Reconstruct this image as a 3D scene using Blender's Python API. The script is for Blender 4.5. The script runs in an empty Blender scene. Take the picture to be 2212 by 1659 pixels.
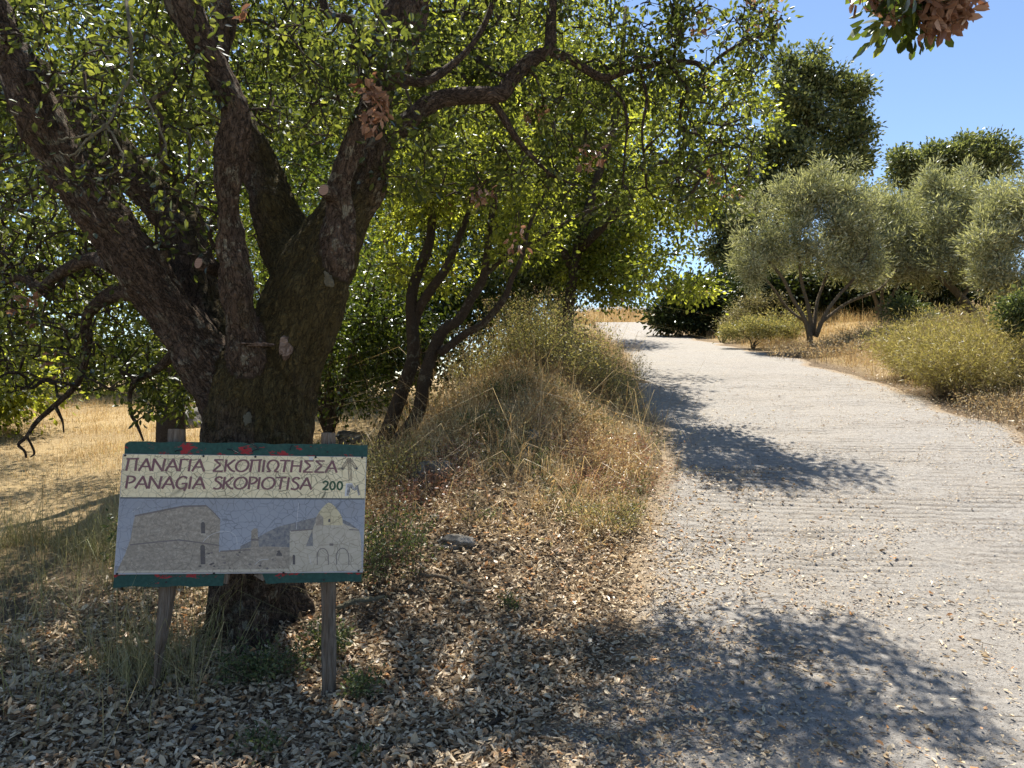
import bpy, math
import numpy as np
from mathutils import Vector, Matrix

rng = np.random.default_rng(11)
sc = bpy.context.scene
COL = sc.collection

# ------------------------------------------------------------------ camera
FPX = 1580.0            # focal length for a 2212 px wide frame
CAMZ = 1.6
cam = bpy.data.cameras.new("camera")
cam.sensor_width = 36.0
cam.lens = 36.0 * FPX / 2212.0
cam.clip_start = 0.05
cam.clip_end = 6000.0
cam_o = bpy.data.objects.new("camera", cam)
COL.objects.link(cam_o)
cam_o.location = (0, 0, CAMZ)
cam_o.rotation_euler = (math.radians(90), 0, 0)
sc.camera = cam_o

# ------------------------------------------------------------------ sky, sun, exposure
SUN_EL, SUN_AZ = 64.0, -6.0        # degrees; azimuth from +Y towards +X
world = bpy.data.worlds.new("World")
sc.world = world
world.use_nodes = True
wn = world.node_tree
bg = wn.nodes["Background"]
sky = wn.nodes.new("ShaderNodeTexSky")
sky.sky_type = 'NISHITA'
sky.sun_disc = False
sky.sun_elevation = math.radians(SUN_EL)
sky.sun_rotation = math.radians(SUN_AZ)
sky.altitude = 1500
sky.air_density = 1.0
sky.dust_density = 0.35
sky.ozone_density = 1.6
wn.links.new(sky.outputs[0], bg.inputs[0])
bg.inputs[1].default_value = 0.082
sun = bpy.data.lights.new("sun", 'SUN')
sun.energy = 4.5
sun.angle = math.radians(0.55)
sun.color = (1.0, 0.93, 0.82)
sun_o = bpy.data.objects.new("sun", sun)
COL.objects.link(sun_o)
_e, _a = math.radians(SUN_EL), math.radians(SUN_AZ)
SUND = Vector((math.sin(_a) * math.cos(_e), math.cos(_a) * math.cos(_e), math.sin(_e)))
sun_o.rotation_euler = SUND.to_track_quat('Z', 'Y').to_euler()
sun_o.location = SUND * 50
vs = sc.view_settings
vs.view_transform = 'Standard'
vs.look = 'None'
vs.gamma = 1.0
vs.exposure = 1.32
vs.use_curve_mapping = False
sc.render.engine = 'CYCLES'
sc.cycles.max_bounces = 6
sc.cycles.diffuse_bounces = 4
sc.cycles.transmission_bounces = 3
sc.cycles.caustics_reflective = False
sc.cycles.caustics_refractive = False


def W(u, v, D):
    """world point seen at (u, v) of a 2212x1659 frame, D metres ahead"""
    return np.array([(u - 1106.0) / FPX * D, D, CAMZ + (830.0 - v) / FPX * D])


# ------------------------------------------------------------------ noise
def _hash(ix, iy, iz):
    h = (ix * 374761393 + iy * 668265263 + iz * 2147483647 + 1013904223) & 0xFFFFFFFF
    h = ((h ^ (h >> 13)) * 1274126177) & 0xFFFFFFFF
    h = h ^ (h >> 16)
    return (h & 0xFFFFFF) / float(0xFFFFFF)


def vnoise(p):
    p = np.asarray(p, float)
    i = np.floor(p).astype(np.int64)
    f = p - i
    f = f * f * (3 - 2 * f)
    out = 0
    for dx in (0, 1):
        wx = f[:, 0] if dx else 1 - f[:, 0]
        for dy in (0, 1):
            wy = f[:, 1] if dy else 1 - f[:, 1]
            for dz in (0, 1):
                wz = f[:, 2] if dz else 1 - f[:, 2]
                out = out + wx * wy * wz * _hash(i[:, 0] + dx, i[:, 1] + dy, i[:, 2] + dz)
    return out * 2 - 1


def fbm(p, octv=4):
    p = np.asarray(p, float)
    s, a = 0, 1.0
    for k in range(octv):
        s = s + a * vnoise(p * (2.0 ** k) + 17.3 * k)
        a *= 0.5
    return s


def fbm2(x, y, sc_, octv=4, seed=0.0):
    x = np.asarray(x, float).ravel(); y = np.asarray(y, float).ravel()
    return fbm(np.stack([x * sc_, y * sc_, np.full_like(x, seed)], 1), octv)


def sstep(a, b, x):
    t = np.clip((np.asarray(x, float) - a) / (b - a), 0, 1)
    return t * t * (3 - 2 * t)


def nrm(v):
    return v / np.maximum(np.linalg.norm(v, axis=-1, keepdims=True), 1e-9)


# ------------------------------------------------------------------ mesh helpers
def make_mesh(name, V, quads=None, tris=None, smooth=False, attrs=None, vattrs=None):
    V = np.ascontiguousarray(V, np.float32)
    me = bpy.data.meshes.new(name)
    q = np.zeros((0, 4), np.int32) if quads is None else np.asarray(quads, np.int32).reshape(-1, 4)
    t = np.zeros((0, 3), np.int32) if tris is None else np.asarray(tris, np.int32).reshape(-1, 3)
    me.vertices.add(len(V))
    me.vertices.foreach_set("co", V.ravel())
    loops = np.concatenate([q.ravel(), t.ravel()])
    me.loops.add(len(loops))
    me.loops.foreach_set("vertex_index", loops)
    starts = np.concatenate([np.arange(len(q)) * 4, len(q) * 4 + np.arange(len(t)) * 3]).astype(np.int32)
    me.polygons.add(len(starts))
    me.polygons.foreach_set("loop_start", starts)
    me.polygons.foreach_set("use_smooth", np.full(len(starts), smooth))
    for k, a in (attrs or {}).items():
        at = me.attributes.new(k, 'FLOAT', 'POINT')
        at.data.foreach_set("value", np.ascontiguousarray(a, np.float32))
    for k, a in (vattrs or {}).items():
        at = me.attributes.new(k, 'FLOAT_VECTOR', 'POINT')
        at.data.foreach_set("vector", np.ascontiguousarray(a, np.float32).ravel())
    me.update(calc_edges=True)
    return me


def link(name, me, mat=None, parent=None):
    o = bpy.data.objects.new(name, me)
    COL.objects.link(o)
    if mat is not None and me is not None and len(me.materials) == 0:
        me.materials.append(mat)
    if parent is not None:
        o.parent = parent
    return o


def tag(o, label=None, cat=None, group=None, kind=None):
    if label: o["label"] = label
    if cat: o["category"] = cat
    if group: o["group"] = group
    if kind: o["kind"] = kind
    return o


def empty(name, loc):
    o = bpy.data.objects.new(name, None)
    COL.objects.link(o)
    o.location = [float(c) for c in loc]
    o.empty_display_size = 0.2
    return o


def tubes(chains, n=5, cap=False, phase=0.0):
    """chains: list of (pts Nx3, radii N). Returns V, quads, tris"""
    Vs, Qs, Ts, off = [], [], [], 0
    ang = np.linspace(0, 2 * math.pi, n, endpoint=False) + phase
    ca, sa = np.cos(ang), np.sin(ang)
    j = np.arange(n); j2 = (j + 1) % n
    for P, R in chains:
        P = np.asarray(P, float); R = np.asarray(R, float)
        m = len(P)
        if m < 2: continue
        T = np.empty_like(P)
        T[1:-1] = P[2:] - P[:-2]; T[0] = P[1] - P[0]; T[-1] = P[-1] - P[-2]
        T = nrm(T)
        av = nrm(P[-1] - P[0])
        ref = np.array([1.0, 0.2, 0.1]) if abs(av[2]) > 0.7 else np.array([0.1, 0.2, 1.0])
        N = nrm(ref - (T @ ref)[:, None] * T)
        B = np.cross(T, N)
        ring = P[:, None, :] + R[:, None, None] * (ca[None, :, None] * N[:, None, :] + sa[None, :, None] * B[:, None, :])
        Vs.append(ring.reshape(-1, 3))
        base = off + np.arange(m - 1)[:, None] * n
        Qs.append(np.stack([base + j, base + j2, base + n + j2, base + n + j], -1).reshape(-1, 4))
        off += m * n
        if cap:
            Vs.append(np.stack([P[0], P[-1]]))
            Ts.append(np.stack([np.full(n, off), off - m * n + j2, off - m * n + j], -1))
            Ts.append(np.stack([np.full(n, off + 1), off - n + j, off - n + j2], -1))
            off += 2
    if not Vs:
        return np.zeros((0, 3)), np.zeros((0, 4), int), np.zeros((0, 3), int)
    return np.concatenate(Vs), np.concatenate(Qs), (np.concatenate(Ts) if Ts else np.zeros((0, 3), int))


def smooth_chain(C, sub=5):
    """Catmull-Rom through rows (x, y, z, r)"""
    C = np.asarray(C, float)
    if len(C) < 3:
        t = np.linspace(0, 1, sub + 1)[:, None]
        return C[0] * (1 - t) + C[-1] * t
    Pm = np.vstack([2 * C[0] - C[1], C, 2 * C[-1] - C[-2]])
    out = []
    for i in range(len(C) - 1):
        p0, p1, p2, p3 = Pm[i:i + 4]
        for t in np.linspace(0, 1, sub, endpoint=False):
            out.append(0.5 * ((2 * p1) + (p2 - p0) * t + (2 * p0 - 5 * p1 + 4 * p2 - p3) * t * t + (3 * p1 - p0 - 3 * p2 + p3) * t ** 3))
    out.append(C[-1])
    return np.array(out)


def leaf_geo(P, Dv, Nv, L, Wd, rnd, full=True, fold=0.25, curl=0.0):
    """elliptic leaves with a midrib fold: full = 6 vertices (4 triangles), else a 4 vertex rhombus"""
    P = np.asarray(P, float); n = len(P)
    Dv = nrm(Dv)
    S = nrm(np.cross(Dv, Nv))
    N = np.cross(S, Dv)
    L = np.broadcast_to(L, n)[:, None]; Wd = np.broadcast_to(Wd, n)[:, None]
    cu = np.broadcast_to(curl, n)[:, None]
    h = Wd * 0.5
    if full:
        tip = P + Dv * L + N * cu * L
        l1 = P + Dv * L * 0.30 + S * h * 0.92 + N * (h * fold + cu * L * 0.15)
        r1 = P + Dv * L * 0.30 - S * h * 0.92 + N * (h * fold + cu * L * 0.15)
        l2 = P + Dv * L * 0.70 + S * h * 0.80 + N * (h * fold + cu * L * 0.5)
        r2 = P + Dv * L * 0.70 - S * h * 0.80 + N * (h * fold + cu * L * 0.5)
        V = np.stack([P, r1, r2, tip, l2, l1], 1).reshape(-1, 3)
        b = np.arange(n)[:, None] * 6
        Q = np.stack([b + np.array([0, 1, 2, 3]), b + np.array([0, 3, 4, 5])], 1).reshape(-1, 4)
        return V, Q, np.repeat(rnd, 6)
    m = P + Dv * L * 0.5
    V = np.stack([P, m - S * h + N * h * fold, P + Dv * L, m + S * h + N * h * fold], 1).reshape(-1, 3)
    Q = (np.arange(n)[:, None] * 4 + np.arange(4)[None, :])
    return V, Q, np.repeat(rnd, 4)


# ------------------------------------------------------------------ materials
def newmat(name):
    m = bpy.data.materials.new(name)
    m.use_nodes = True
    nt = m.node_tree
    for n in list(nt.nodes): nt.nodes.remove(n)
    out = nt.nodes.new("ShaderNodeOutputMaterial")
    return m, nt, out


def ND(nt, typ, **kw):
    n = nt.nodes.new(typ)
    for k, v in kw.items():
        setattr(n, k, v)
    return n


def ramp(nt, fac, stops, interp='LINEAR'):
    r = nt.nodes.new("ShaderNodeValToRGB")
    r.color_ramp.interpolation = interp
    els = r.color_ramp.elements
    while len(els) < len(stops): els.new(0.5)
    for e, (p, c) in zip(els, stops):
        e.position = p
        e.color = (c, c, c, 1) if isinstance(c, (int, float)) else (c[0], c[1], c[2], 1)
    nt.links.new(fac, r.inputs[0])
    return r.outputs[0]


def mixc(nt, fac, a, b, typ='MIX'):
    m = nt.nodes.new("ShaderNodeMix")
    m.data_type = 'RGBA'; m.blend_type = typ
    for s, v in ((m.inputs[0], fac), (m.inputs[6], a), (m.inputs[7], b)):
        if isinstance(v, (int, float)): s.default_value = v
        elif isinstance(v, tuple): s.default_value = (*v, 1) if len(v) == 3 else v
        else: nt.links.new(v, s)
    return m.outputs[2]


def mth(nt, op, a, b=None):
    m = nt.nodes.new("ShaderNodeMath"); m.operation = op
    for s, v in ((m.inputs[0], a), (m.inputs[1], b)):
        if v is None: continue
        if isinstance(v, (int, float)): s.default_value = v
        else: nt.links.new(v, s)
    return m.outputs[0]


def noise(nt, vec, scale, detail=3, rough=0.55, dist=0.0):
    n = nt.nodes.new("ShaderNodeTexNoise")
    n.inputs["Scale"].default_value = scale
    n.inputs["Detail"].default_value = detail
    n.inputs["Roughness"].default_value = rough
    n.inputs["Distortion"].default_value = dist
    if vec is not None: nt.links.new(vec, n.inputs["Vector"])
    return n.outputs["Fac"]


def objco(nt):
    return nt.nodes.new("ShaderNodeTexCoord").outputs["Object"]


def attr(nt, name):
    a = nt.nodes.new("ShaderNodeAttribute"); a.attribute_name = name
    return a


def bump(nt, h, strength=0.5, dist=0.02):
    b = nt.nodes.new("ShaderNodeBump")
    b.inputs["Strength"].default_value = strength
    b.inputs["Distance"].default_value = dist
    nt.links.new(h, b.inputs["Height"])
    return b.outputs[0]


def princ(nt, out, col, rough=0.8, spec=0.3, normal=None):
    p = nt.nodes.new("ShaderNodeBsdfPrincipled")
    if isinstance(col, tuple): p.inputs["Base Color"].default_value = (*col, 1)
    else: nt.links.new(col, p.inputs["Base Color"])
    if isinstance(rough, (int, float)): p.inputs["Roughness"].default_value = rough
    else: nt.links.new(rough, p.inputs["Roughness"])
    p.inputs["Specular IOR Level"].default_value = spec
    if normal is not None: nt.links.new(normal, p.inputs["Normal"])
    nt.links.new(p.outputs[0], out.inputs[0])
    return p


def leaf_mat(name, stops, transl=0.45, tcol=(1.25, 1.3, 0.5), gloss=0.07, grough=0.35):
    m, nt, out = newmat(name)
    c = ramp(nt, attr(nt, "rnd").outputs["Fac"], stops)
    d = ND(nt, "ShaderNodeBsdfDiffuse"); nt.links.new(c, d.inputs[0])
    t = ND(nt, "ShaderNodeBsdfTranslucent")
    nt.links.new(mixc(nt, 1.0, c, tcol, 'MULTIPLY'), t.inputs[0])
    mx = ND(nt, "ShaderNodeMixShader"); mx.inputs[0].default_value = transl
    nt.links.new(d.outputs[0], mx.inputs[1]); nt.links.new(t.outputs[0], mx.inputs[2])
    g = ND(nt, "ShaderNodeBsdfGlossy"); g.inputs["Roughness"].default_value = grough
    g.inputs[0].default_value = (0.9, 0.95, 1, 1)
    mx2 = ND(nt, "ShaderNodeMixShader")
    if gloss > 0:
        lw = ND(nt, "ShaderNodeFresnel"); lw.inputs[0].default_value = 1.4
        nt.links.new(mth(nt, 'MULTIPLY', lw.outputs[0], gloss * 5.0), mx2.inputs[0])
    else:
        mx2.inputs[0].default_value = 0
    nt.links.new(mx.outputs[0], mx2.inputs[1]); nt.links.new(g.outputs[0], mx2.inputs[2])
    nt.links.new(mx2.outputs[0], out.inputs[0])
    return m


M = {}
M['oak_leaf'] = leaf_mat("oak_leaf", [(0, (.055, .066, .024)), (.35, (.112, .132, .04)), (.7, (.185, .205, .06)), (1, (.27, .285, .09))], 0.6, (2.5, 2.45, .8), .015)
M['near_shaded_leaf'] = leaf_mat("near_shaded_leaf", [(0, (.035, .046, .02)), (.5, (.074, .09, .034)), (.85, (.12, .136, .048)), (1, (.18, .19, .07))], 0.5, (2.1, 2.1, .8), .018)  # main oak's leaf, its dark silhouette against the light put into the colour
M['shade_toned_leaf'] = leaf_mat("shade_toned_leaf", [(0, (.028, .04, .015)), (.5, (.06, .08, .028)), (.85, (.1, .125, .04)), (1, (.19, .2, .07))], 0.42, (2.2, 2.3, .7), .025)  # darker copy of the oak leaf, tree shade painted into its colour
M['holm_leaf'] = leaf_mat("holm_leaf", [(0, (.04, .055, .028)), (.5, (.105, .125, .06)), (.85, (.2, .225, .11)), (1, (.3, .315, .17))], 0.38, (1.5, 1.5, .7), .012)
M['dark_leaf'] = leaf_mat("dark_leaf", [(0, (.016, .025, .012)), (.6, (.038, .052, .022)), (1, (.1, .115, .05))], 0.2, (1.4, 1.5, .5), .01)  # deep shade around the bushes is put into this leaf colour
M['olive_leaf'] = leaf_mat("olive_leaf", [(0, (.16, .17, .105)), (.5, (.31, .32, .21)), (.85, (.46, .465, .33)), (1, (.6, .59, .46))], 0.32, (1.3, 1.3, .6), .008)
M['dead_leaf'] = leaf_mat("dead_leaf", [(0, (.17, .09, .055)), (.5, (.31, .19, .13)), (1, (.48, .33, .24))], 0.3, (1.3, 1.0, .8), .03)
M['litter'] = leaf_mat("litter", [(0, (.13, .085, .05)), (.18, (.30, .215, .13)), (.45, (.48, .37, .235)), (.7, (.59, .48, .325)), (.9, (.70, .60, .43)), (.95, (.48, .26, .12)), (1, (.56, .3, .13))], 0.18, (1.1, 1, .8), .012, .5)
M['straw'] = leaf_mat("straw", [(0, (.28, .18, .09)), (.3, (.48, .345, .185)), (.7, (.66, .52, .31)), (.93, (.74, .63, .43)), (1, (.42, .42, .2))], 0.35, (1.1, 1, .7), .01, .5)
M['sedge'] = leaf_mat("sedge", [(0, (.14, .13, .06)), (.4, (.3, .27, .14)), (.75, (.48, .41, .25)), (1, (.24, .26, .1))], 0.3, (1.1, 1.1, .7), .01, .5)
M['weed'] = leaf_mat("weed", [(0, (.05, .07, .035)), (.5, (.1, .125, .06)), (1, (.2, .22, .11))], 0.35, (1.3, 1.35, .6), .006)
M['shrub'] = leaf_mat("shrub", [(0, (.12, .12, .055)), (.4, (.22, .22, .1)), (.75, (.36, .34, .17)), (1, (.48, .4, .2))], 0.4, (1.2, 1.15, .6), .006)
M['broom'] = leaf_mat("broom", [(0, (.2, .17, .065)), (.4, (.36, .31, .11)), (.75, (.48, .4, .18)), (1, (.6, .48, .28))], 0.35, (1.1, 1.15, .6), .006)


def bark_mat(name, vecattr=True, dark=(.022, .016, .012), mid=(.17, .125, .092), lichen=0.5, moss=True, sc_=1.0):
    m, nt, out = newmat(name)
    vec = attr(nt, "bvec").outputs["Vector"] if vecattr else objco(nt)
    vo = ND(nt, "ShaderNodeTexVoronoi"); vo.feature = 'DISTANCE_TO_EDGE'
    vo.inputs["Scale"].default_value = 44 * sc_
    vd = ND(nt, "ShaderNodeVectorMath"); vd.operation = 'ADD'
    nz = ND(nt, "ShaderNodeTexNoise"); nz.inputs["Scale"].default_value = 14 * sc_; nz.inputs["Detail"].default_value = 3
    nt.links.new(vec, nz.inputs["Vector"])
    ns = ND(nt, "ShaderNodeVectorMath"); ns.operation = 'SCALE'; ns.inputs["Scale"].default_value = .11 / sc_
    nt.links.new(nz.outputs["Color"], ns.inputs[0])
    nt.links.new(vec, vd.inputs[0]); nt.links.new(ns.outputs[0], vd.inputs[1])
    nt.links.new(vd.outputs[0], vo.inputs["Vector"])
    vpl = ramp(nt, vo.outputs["Distance"], [(0, 0.1), (.1, .5), (.3, 1.0)])
    r1 = mth(nt, 'ABSOLUTE', mth(nt, 'SUBTRACT', noise(nt, vec, 26 * sc_, 5, .62, .5), .5))
    r2 = mth(nt, 'ABSOLUTE', mth(nt, 'SUBTRACT', noise(nt, vec, 58 * sc_, 4, .6, .3), .5))
    fis = mth(nt, 'MULTIPLY', ramp(nt, r1, [(0, 0.0), (.035, .6), (.1, 1.0)]), ramp(nt, r2, [(0, .35), (.04, 1.0)]))
    plate = mth(nt, 'MULTIPLY', fis, mth(nt, 'ADD', mth(nt, 'MULTIPLY', vpl, .55), .45))
    fine = noise(nt, vec, 90 * sc_, 4, .65)
    big = noise(nt, objco(nt), 3.0, 3)
    h = mth(nt, 'ADD', mth(nt, 'MULTIPLY', plate, 0.8), mth(nt, 'MULTIPLY', fine, 0.5))
    c = mixc(nt, plate, dark, mid)  # fissures painted dark to deepen the light and dark relief
    c = mixc(nt, mth(nt, 'MULTIPLY', fine, .6), c, (mid[0] * 1.7, mid[1] * 1.65, mid[2] * 1.6))
    c = mixc(nt, ramp(nt, big, [(.35, 0.0), (.7, .6)]), c, (mid[0] * .75, mid[1] * .72, mid[2] * .7))
    if lichen > 0:
        l1 = noise(nt, objco(nt), 16, 3, .6, .4)
        lm = noise(nt, objco(nt), 2.2, 2)
        lf = mth(nt, 'MULTIPLY', ramp(nt, l1, [(.555, 0.0), (.6, 1.0)]), ramp(nt, lm, [(.45 - .1 * lichen, 0.0), (.6, .85)]))
        lf = mth(nt, 'MULTIPLY', lf, ramp(nt, plate, [(.2, .45), (.6, 1.0)]))
        c = mixc(nt, lf, c, (.33, .315, .235))
    if moss:
        mn = noise(nt, objco(nt), 5.5, 4, .65)
        ma = attr(nt, "moss").outputs["Fac"]
        mf = ramp(nt, mth(nt, 'ADD', ma, mth(nt, 'MULTIPLY', mth(nt, 'SUBTRACT', mn, .5), .8)), [(.42, 0.0), (.72, .9)])
        c = mixc(nt, mf, c, mixc(nt, fine, (.035, .028, .012), (.19, .15, .055)))
        c = mixc(nt, ramp(nt, plate, [(0, .75), (.4, 0.0)]), c, (.014, .011, .008))  # crevice shade painted into the bark colour, over the moss
    princ(nt, out, c, .9, .15, bump(nt, h, 1.0, 0.05 / sc_))
    return m


M['bark'] = bark_mat("oak_bark")
M['twig'] = bark_mat("twig_bark", False, (.05, .04, .03), (.12, .092, .07), .4, False, 2.2)
M['bark_far'] = bark_mat("far_bark", False, (.05, .04, .03), (.13, .1, .075), .3, False, .8)
M['olive_bark'] = bark_mat("olive_bark", False, (.13, .105, .075), (.33, .27, .19), .3, False, .8)
M['lichen_twig'] = bark_mat("lichen_twig", False, (.16, .155, .1), (.3, .28, .2), .6, False, 3)
M['dry_stick'] = bark_mat("dry_stick", False, (.16, .125, .09), (.32, .26, .19), .4, False, 3)


def wood_mat():
    m, nt, out = newmat("weathered_wood")
    mp = ND(nt, "ShaderNodeMapping"); mp.inputs["Scale"].default_value = (1, 1, .08)
    nt.links.new(objco(nt), mp.inputs[0])
    g = noise(nt, mp.outputs[0], 120, 5, .7, .6)
    g2 = noise(nt, mp.outputs[0], 28, 3, .6, .4)
    c = ramp(nt, g, [(.3, (.045, .036, .027)), (.5, (.15, .125, .1)), (.72, (.27, .24, .2))])
    c = mixc(nt, ramp(nt, g2, [(.35, 0.0), (.65, .65)]), c, (.12, .085, .055))
    princ(nt, out, c, .9, .1, bump(nt, mth(nt, 'ADD', g, g2), .8, .006))
    return m


M['wood'] = wood_mat()


def paint_mat():
    m, nt, out = newmat("flaked_green_paint")
    co = objco(nt)
    mp = ND(nt, "ShaderNodeMapping"); mp.inputs["Scale"].default_value = (1, 1, 2.2)
    nt.links.new(co, mp.inputs[0])
    n1 = noise(nt, mp.outputs[0], 9, 6, .72, .3)
    n2 = noise(nt, mp.outputs[0], 3.1, 2)
    edge = attr(nt, "flake").outputs["Fac"]
    red = ramp(nt, mth(nt, 'ADD', mth(nt, 'ADD', n1, mth(nt, 'MULTIPLY', n2, .35)), mth(nt, 'MULTIPLY', edge, .16)), [(.86, 0.0), (.872, 1.0)])
    g = noise(nt, co, 60, 4, .6)
    green = ramp(nt, g, [(.3, (.012, .05, .042)), (.6, (.02, .075, .062)), (.8, (.035, .09, .075))])
    c = mixc(nt, red, green, mixc(nt, g, (.2, .015, .02), (.36, .03, .035)))
    gr = ramp(nt, noise(nt, co, 2.3, 4, .6), [(.56, 0.0), (.68, .7)])
    c = mixc(nt, gr, c, (.11, .105, .095))
    princ(nt, out, c, .65, .3, bump(nt, mth(nt, 'SUBTRACT', g, mth(nt, 'MULTIPLY', red, .8)), .4, .002))
    return m


M['paint'] = paint_mat()


def print_mat(name, col, col2=None, mscale=40, crack=1.0, ccol=(.09, .08, .045), thr=.035, rough=.42, detail=4, grad=None, stone=False):
    m, nt, out = newmat(name)
    co = objco(nt)
    c2 = col2 or tuple(x * .8 for x in col)
    c = mixc(nt, ramp(nt, noise(nt, co, mscale, detail, .6), [(.35, 0.0), (.65, 1.0)]), col, c2)
    if stone:                      # printed masonry courses
        mpv = ND(nt, "ShaderNodeMapping"); mpv.inputs["Scale"].default_value = (1, 0, 1.7); nt.links.new(co, mpv.inputs[0])
        vs_ = ND(nt, "ShaderNodeTexVoronoi"); vs_.inputs["Scale"].default_value = 58; nt.links.new(mpv.outputs[0], vs_.inputs["Vector"])
        bw = ND(nt, "ShaderNodeRGBToBW"); nt.links.new(vs_.outputs["Color"], bw.inputs[0])
        c = mixc(nt, mth(nt, 'MULTIPLY', bw.outputs[0], .75), c, tuple(x * .42 for x in col))
    if grad:                       # the printed sky is paler towards its foot
        sx = ND(nt, "ShaderNodeSeparateXYZ"); nt.links.new(co, sx.inputs[0])
        c = mixc(nt, ramp(nt, mth(nt, 'ADD', mth(nt, 'MULTIPLY', sx.outputs[2], 2.2), grad[0]), [(0, 0.0), (1, 1.0)]), grad[1], c)
    wob = ND(nt, "ShaderNodeTexNoise"); wob.inputs["Scale"].default_value = 18
    nt.links.new(co, wob.inputs["Vector"])
    sc1 = ND(nt, "ShaderNodeVectorMath"); sc1.operation = 'SCALE'; sc1.inputs["Scale"].default_value = .03
    nt.links.new(wob.outputs["Color"], sc1.inputs[0])
    ad = ND(nt, "ShaderNodeVectorMath"); ad.operation = 'ADD'
    nt.links.new(co, ad.inputs[0]); nt.links.new(sc1.outputs[0], ad.inputs[1])
    fl = ND(nt, "ShaderNodeMapping"); fl.inputs["Scale"].default_value = (1, 0, 1.15)
    nt.links.new(ad.outputs[0], fl.inputs[0])
    tot = None
    for s, t in ((23, thr), (11, thr * .55)):
        vo = ND(nt, "ShaderNodeTexVoronoi"); vo.feature = 'DISTANCE_TO_EDGE'; vo.inputs["Scale"].default_value = s
        nt.links.new(fl.outputs[0], vo.inputs["Vector"])
        k = ramp(nt, vo.outputs["Distance"], [(0, 1.0), (t, 0.0)])
        tot = k if tot is None else mth(nt, 'MAXIMUM', tot, k)
    fade = ramp(nt, noise(nt, co, 5, 2), [(.3, .25), (.6, 1.0)])
    k = mth(nt, 'MULTIPLY', mth(nt, 'MULTIPLY', tot, fade), crack)
    c = mixc(nt, k, c, ccol)
    dirt = ramp(nt, noise(nt, co, 7, 5, .65), [(.5, 0.0), (.8, .3)])
    c = mixc(nt, dirt, c, (.2, .17, .12))
    princ(nt, out, c, rough, .4, bump(nt, k, -.3, .002))
    return m


M['p_cream'] = print_mat("print_cream", (.80, .71, .47), (.72, .62, .39))
M['p_letter'] = print_mat("print_maroon", (.15, .06, .075), (.19, .085, .095), 60, .35, (.25, .2, .13))
M['p_green'] = print_mat("print_green", (.012, .06, .025), (.02, .075, .03), 60, .3)
M['p_ink'] = print_mat("print_ink", (.15, .12, .085), (.34, .28, .19), 160, .2)
M['p_smudge'] = print_mat("print_smudge", (.48, .47, .45), (.1, .1, .1), 75, .4)
M['p_white'] = print_mat("print_white", (.62, .62, .64), (.55, .55, .56), 60, .1)
M['p_line'] = print_mat("print_line", (.06, .075, .085), (.08, .09, .1), 60, .1)
M['p_sky'] = print_mat("print_sky", (.225, .245, .285), (.26, .28, .315), 12, .75, (.075, .085, .105), grad=(-1.75, (.33, .36, .41)))
M['p_stone'] = print_mat("print_stone", (.46, .41, .335), (.29, .25, .2), 85, .7, (.14, .12, .095), detail=6, stone=True)
M['p_plaster'] = print_mat("print_plaster", (.50, .455, .37), (.43, .39, .305), 30, .8, (.15, .13, .10))
M['p_dome'] = print_mat("print_dome", (.60, .53, .34), (.52, .45, .28), 30, .9, (.17, .14, .09))
M['p_hill'] = print_mat("print_hill", (.12, .13, .155), (.28, .27, .25), 70, .4, (.08, .08, .09), detail=6)
M['p_roof'] = print_mat("print_roof", (.14, .125, .125), (.19, .165, .155), 80, .4)
M['p_dark'] = print_mat("print_dark", (.07, .065, .07), (.1, .09, .09), 80, .4)
m_, nt_, o_ = newmat("panel_edge"); princ(nt_, o_, (.35, .36, .37), .4, .5); M['alu'] = m_
m_, nt_, o_ = newmat("dark_screw"); princ(nt_, o_, (.012, .012, .014), .5, .4); M['screw'] = m_


def rock_mat():
    m, nt, out = newmat("grey_limestone")
    co = objco(nt)
    n1 = noise(nt, co, 7, 6, .65); n2 = noise(nt, co, 30, 5, .7)
    c = ramp(nt, n1, [(.3, (.07, .065, .055)), (.5, (.18, .17, .15)), (.7, (.32, .31, .29))])
    c = mixc(nt, ramp(nt, n2, [(.5, 0.0), (.7, .6)]), c, (.1, .09, .07))
    princ(nt, out, c, .9, .2, bump(nt, mth(nt, 'ADD', n1, n2), .9, .03))
    return m


M['rock'] = rock_mat()
m_, nt_, o_ = newmat("sawn_wood")
_r = ND(nt_, "ShaderNodeTexWave"); _r.wave_type = 'RINGS'; _r.inputs["Scale"].default_value = 30; _r.inputs["Distortion"].default_value = 3
nt_.links.new(objco(nt_), _r.inputs["Vector"])
princ(nt_, o_, mixc(nt_, _r.outputs["Fac"], (.34, .235, .185), (.24, .16, .12)), .85, .15); M['sawn'] = m_
m_, nt_, o_ = newmat("torn_wood")
_n = noise(nt_, objco(nt_), 22, 5, .6, 1.2)
princ(nt_, o_, ramp(nt_, _n, [(.3, (.03, .022, .016)), (.5, (.13, .092, .07)), (.7, (.27, .215, .18))]), .85, .15, bump(nt_, _n, .8, .02)); M['torn'] = m_


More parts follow.
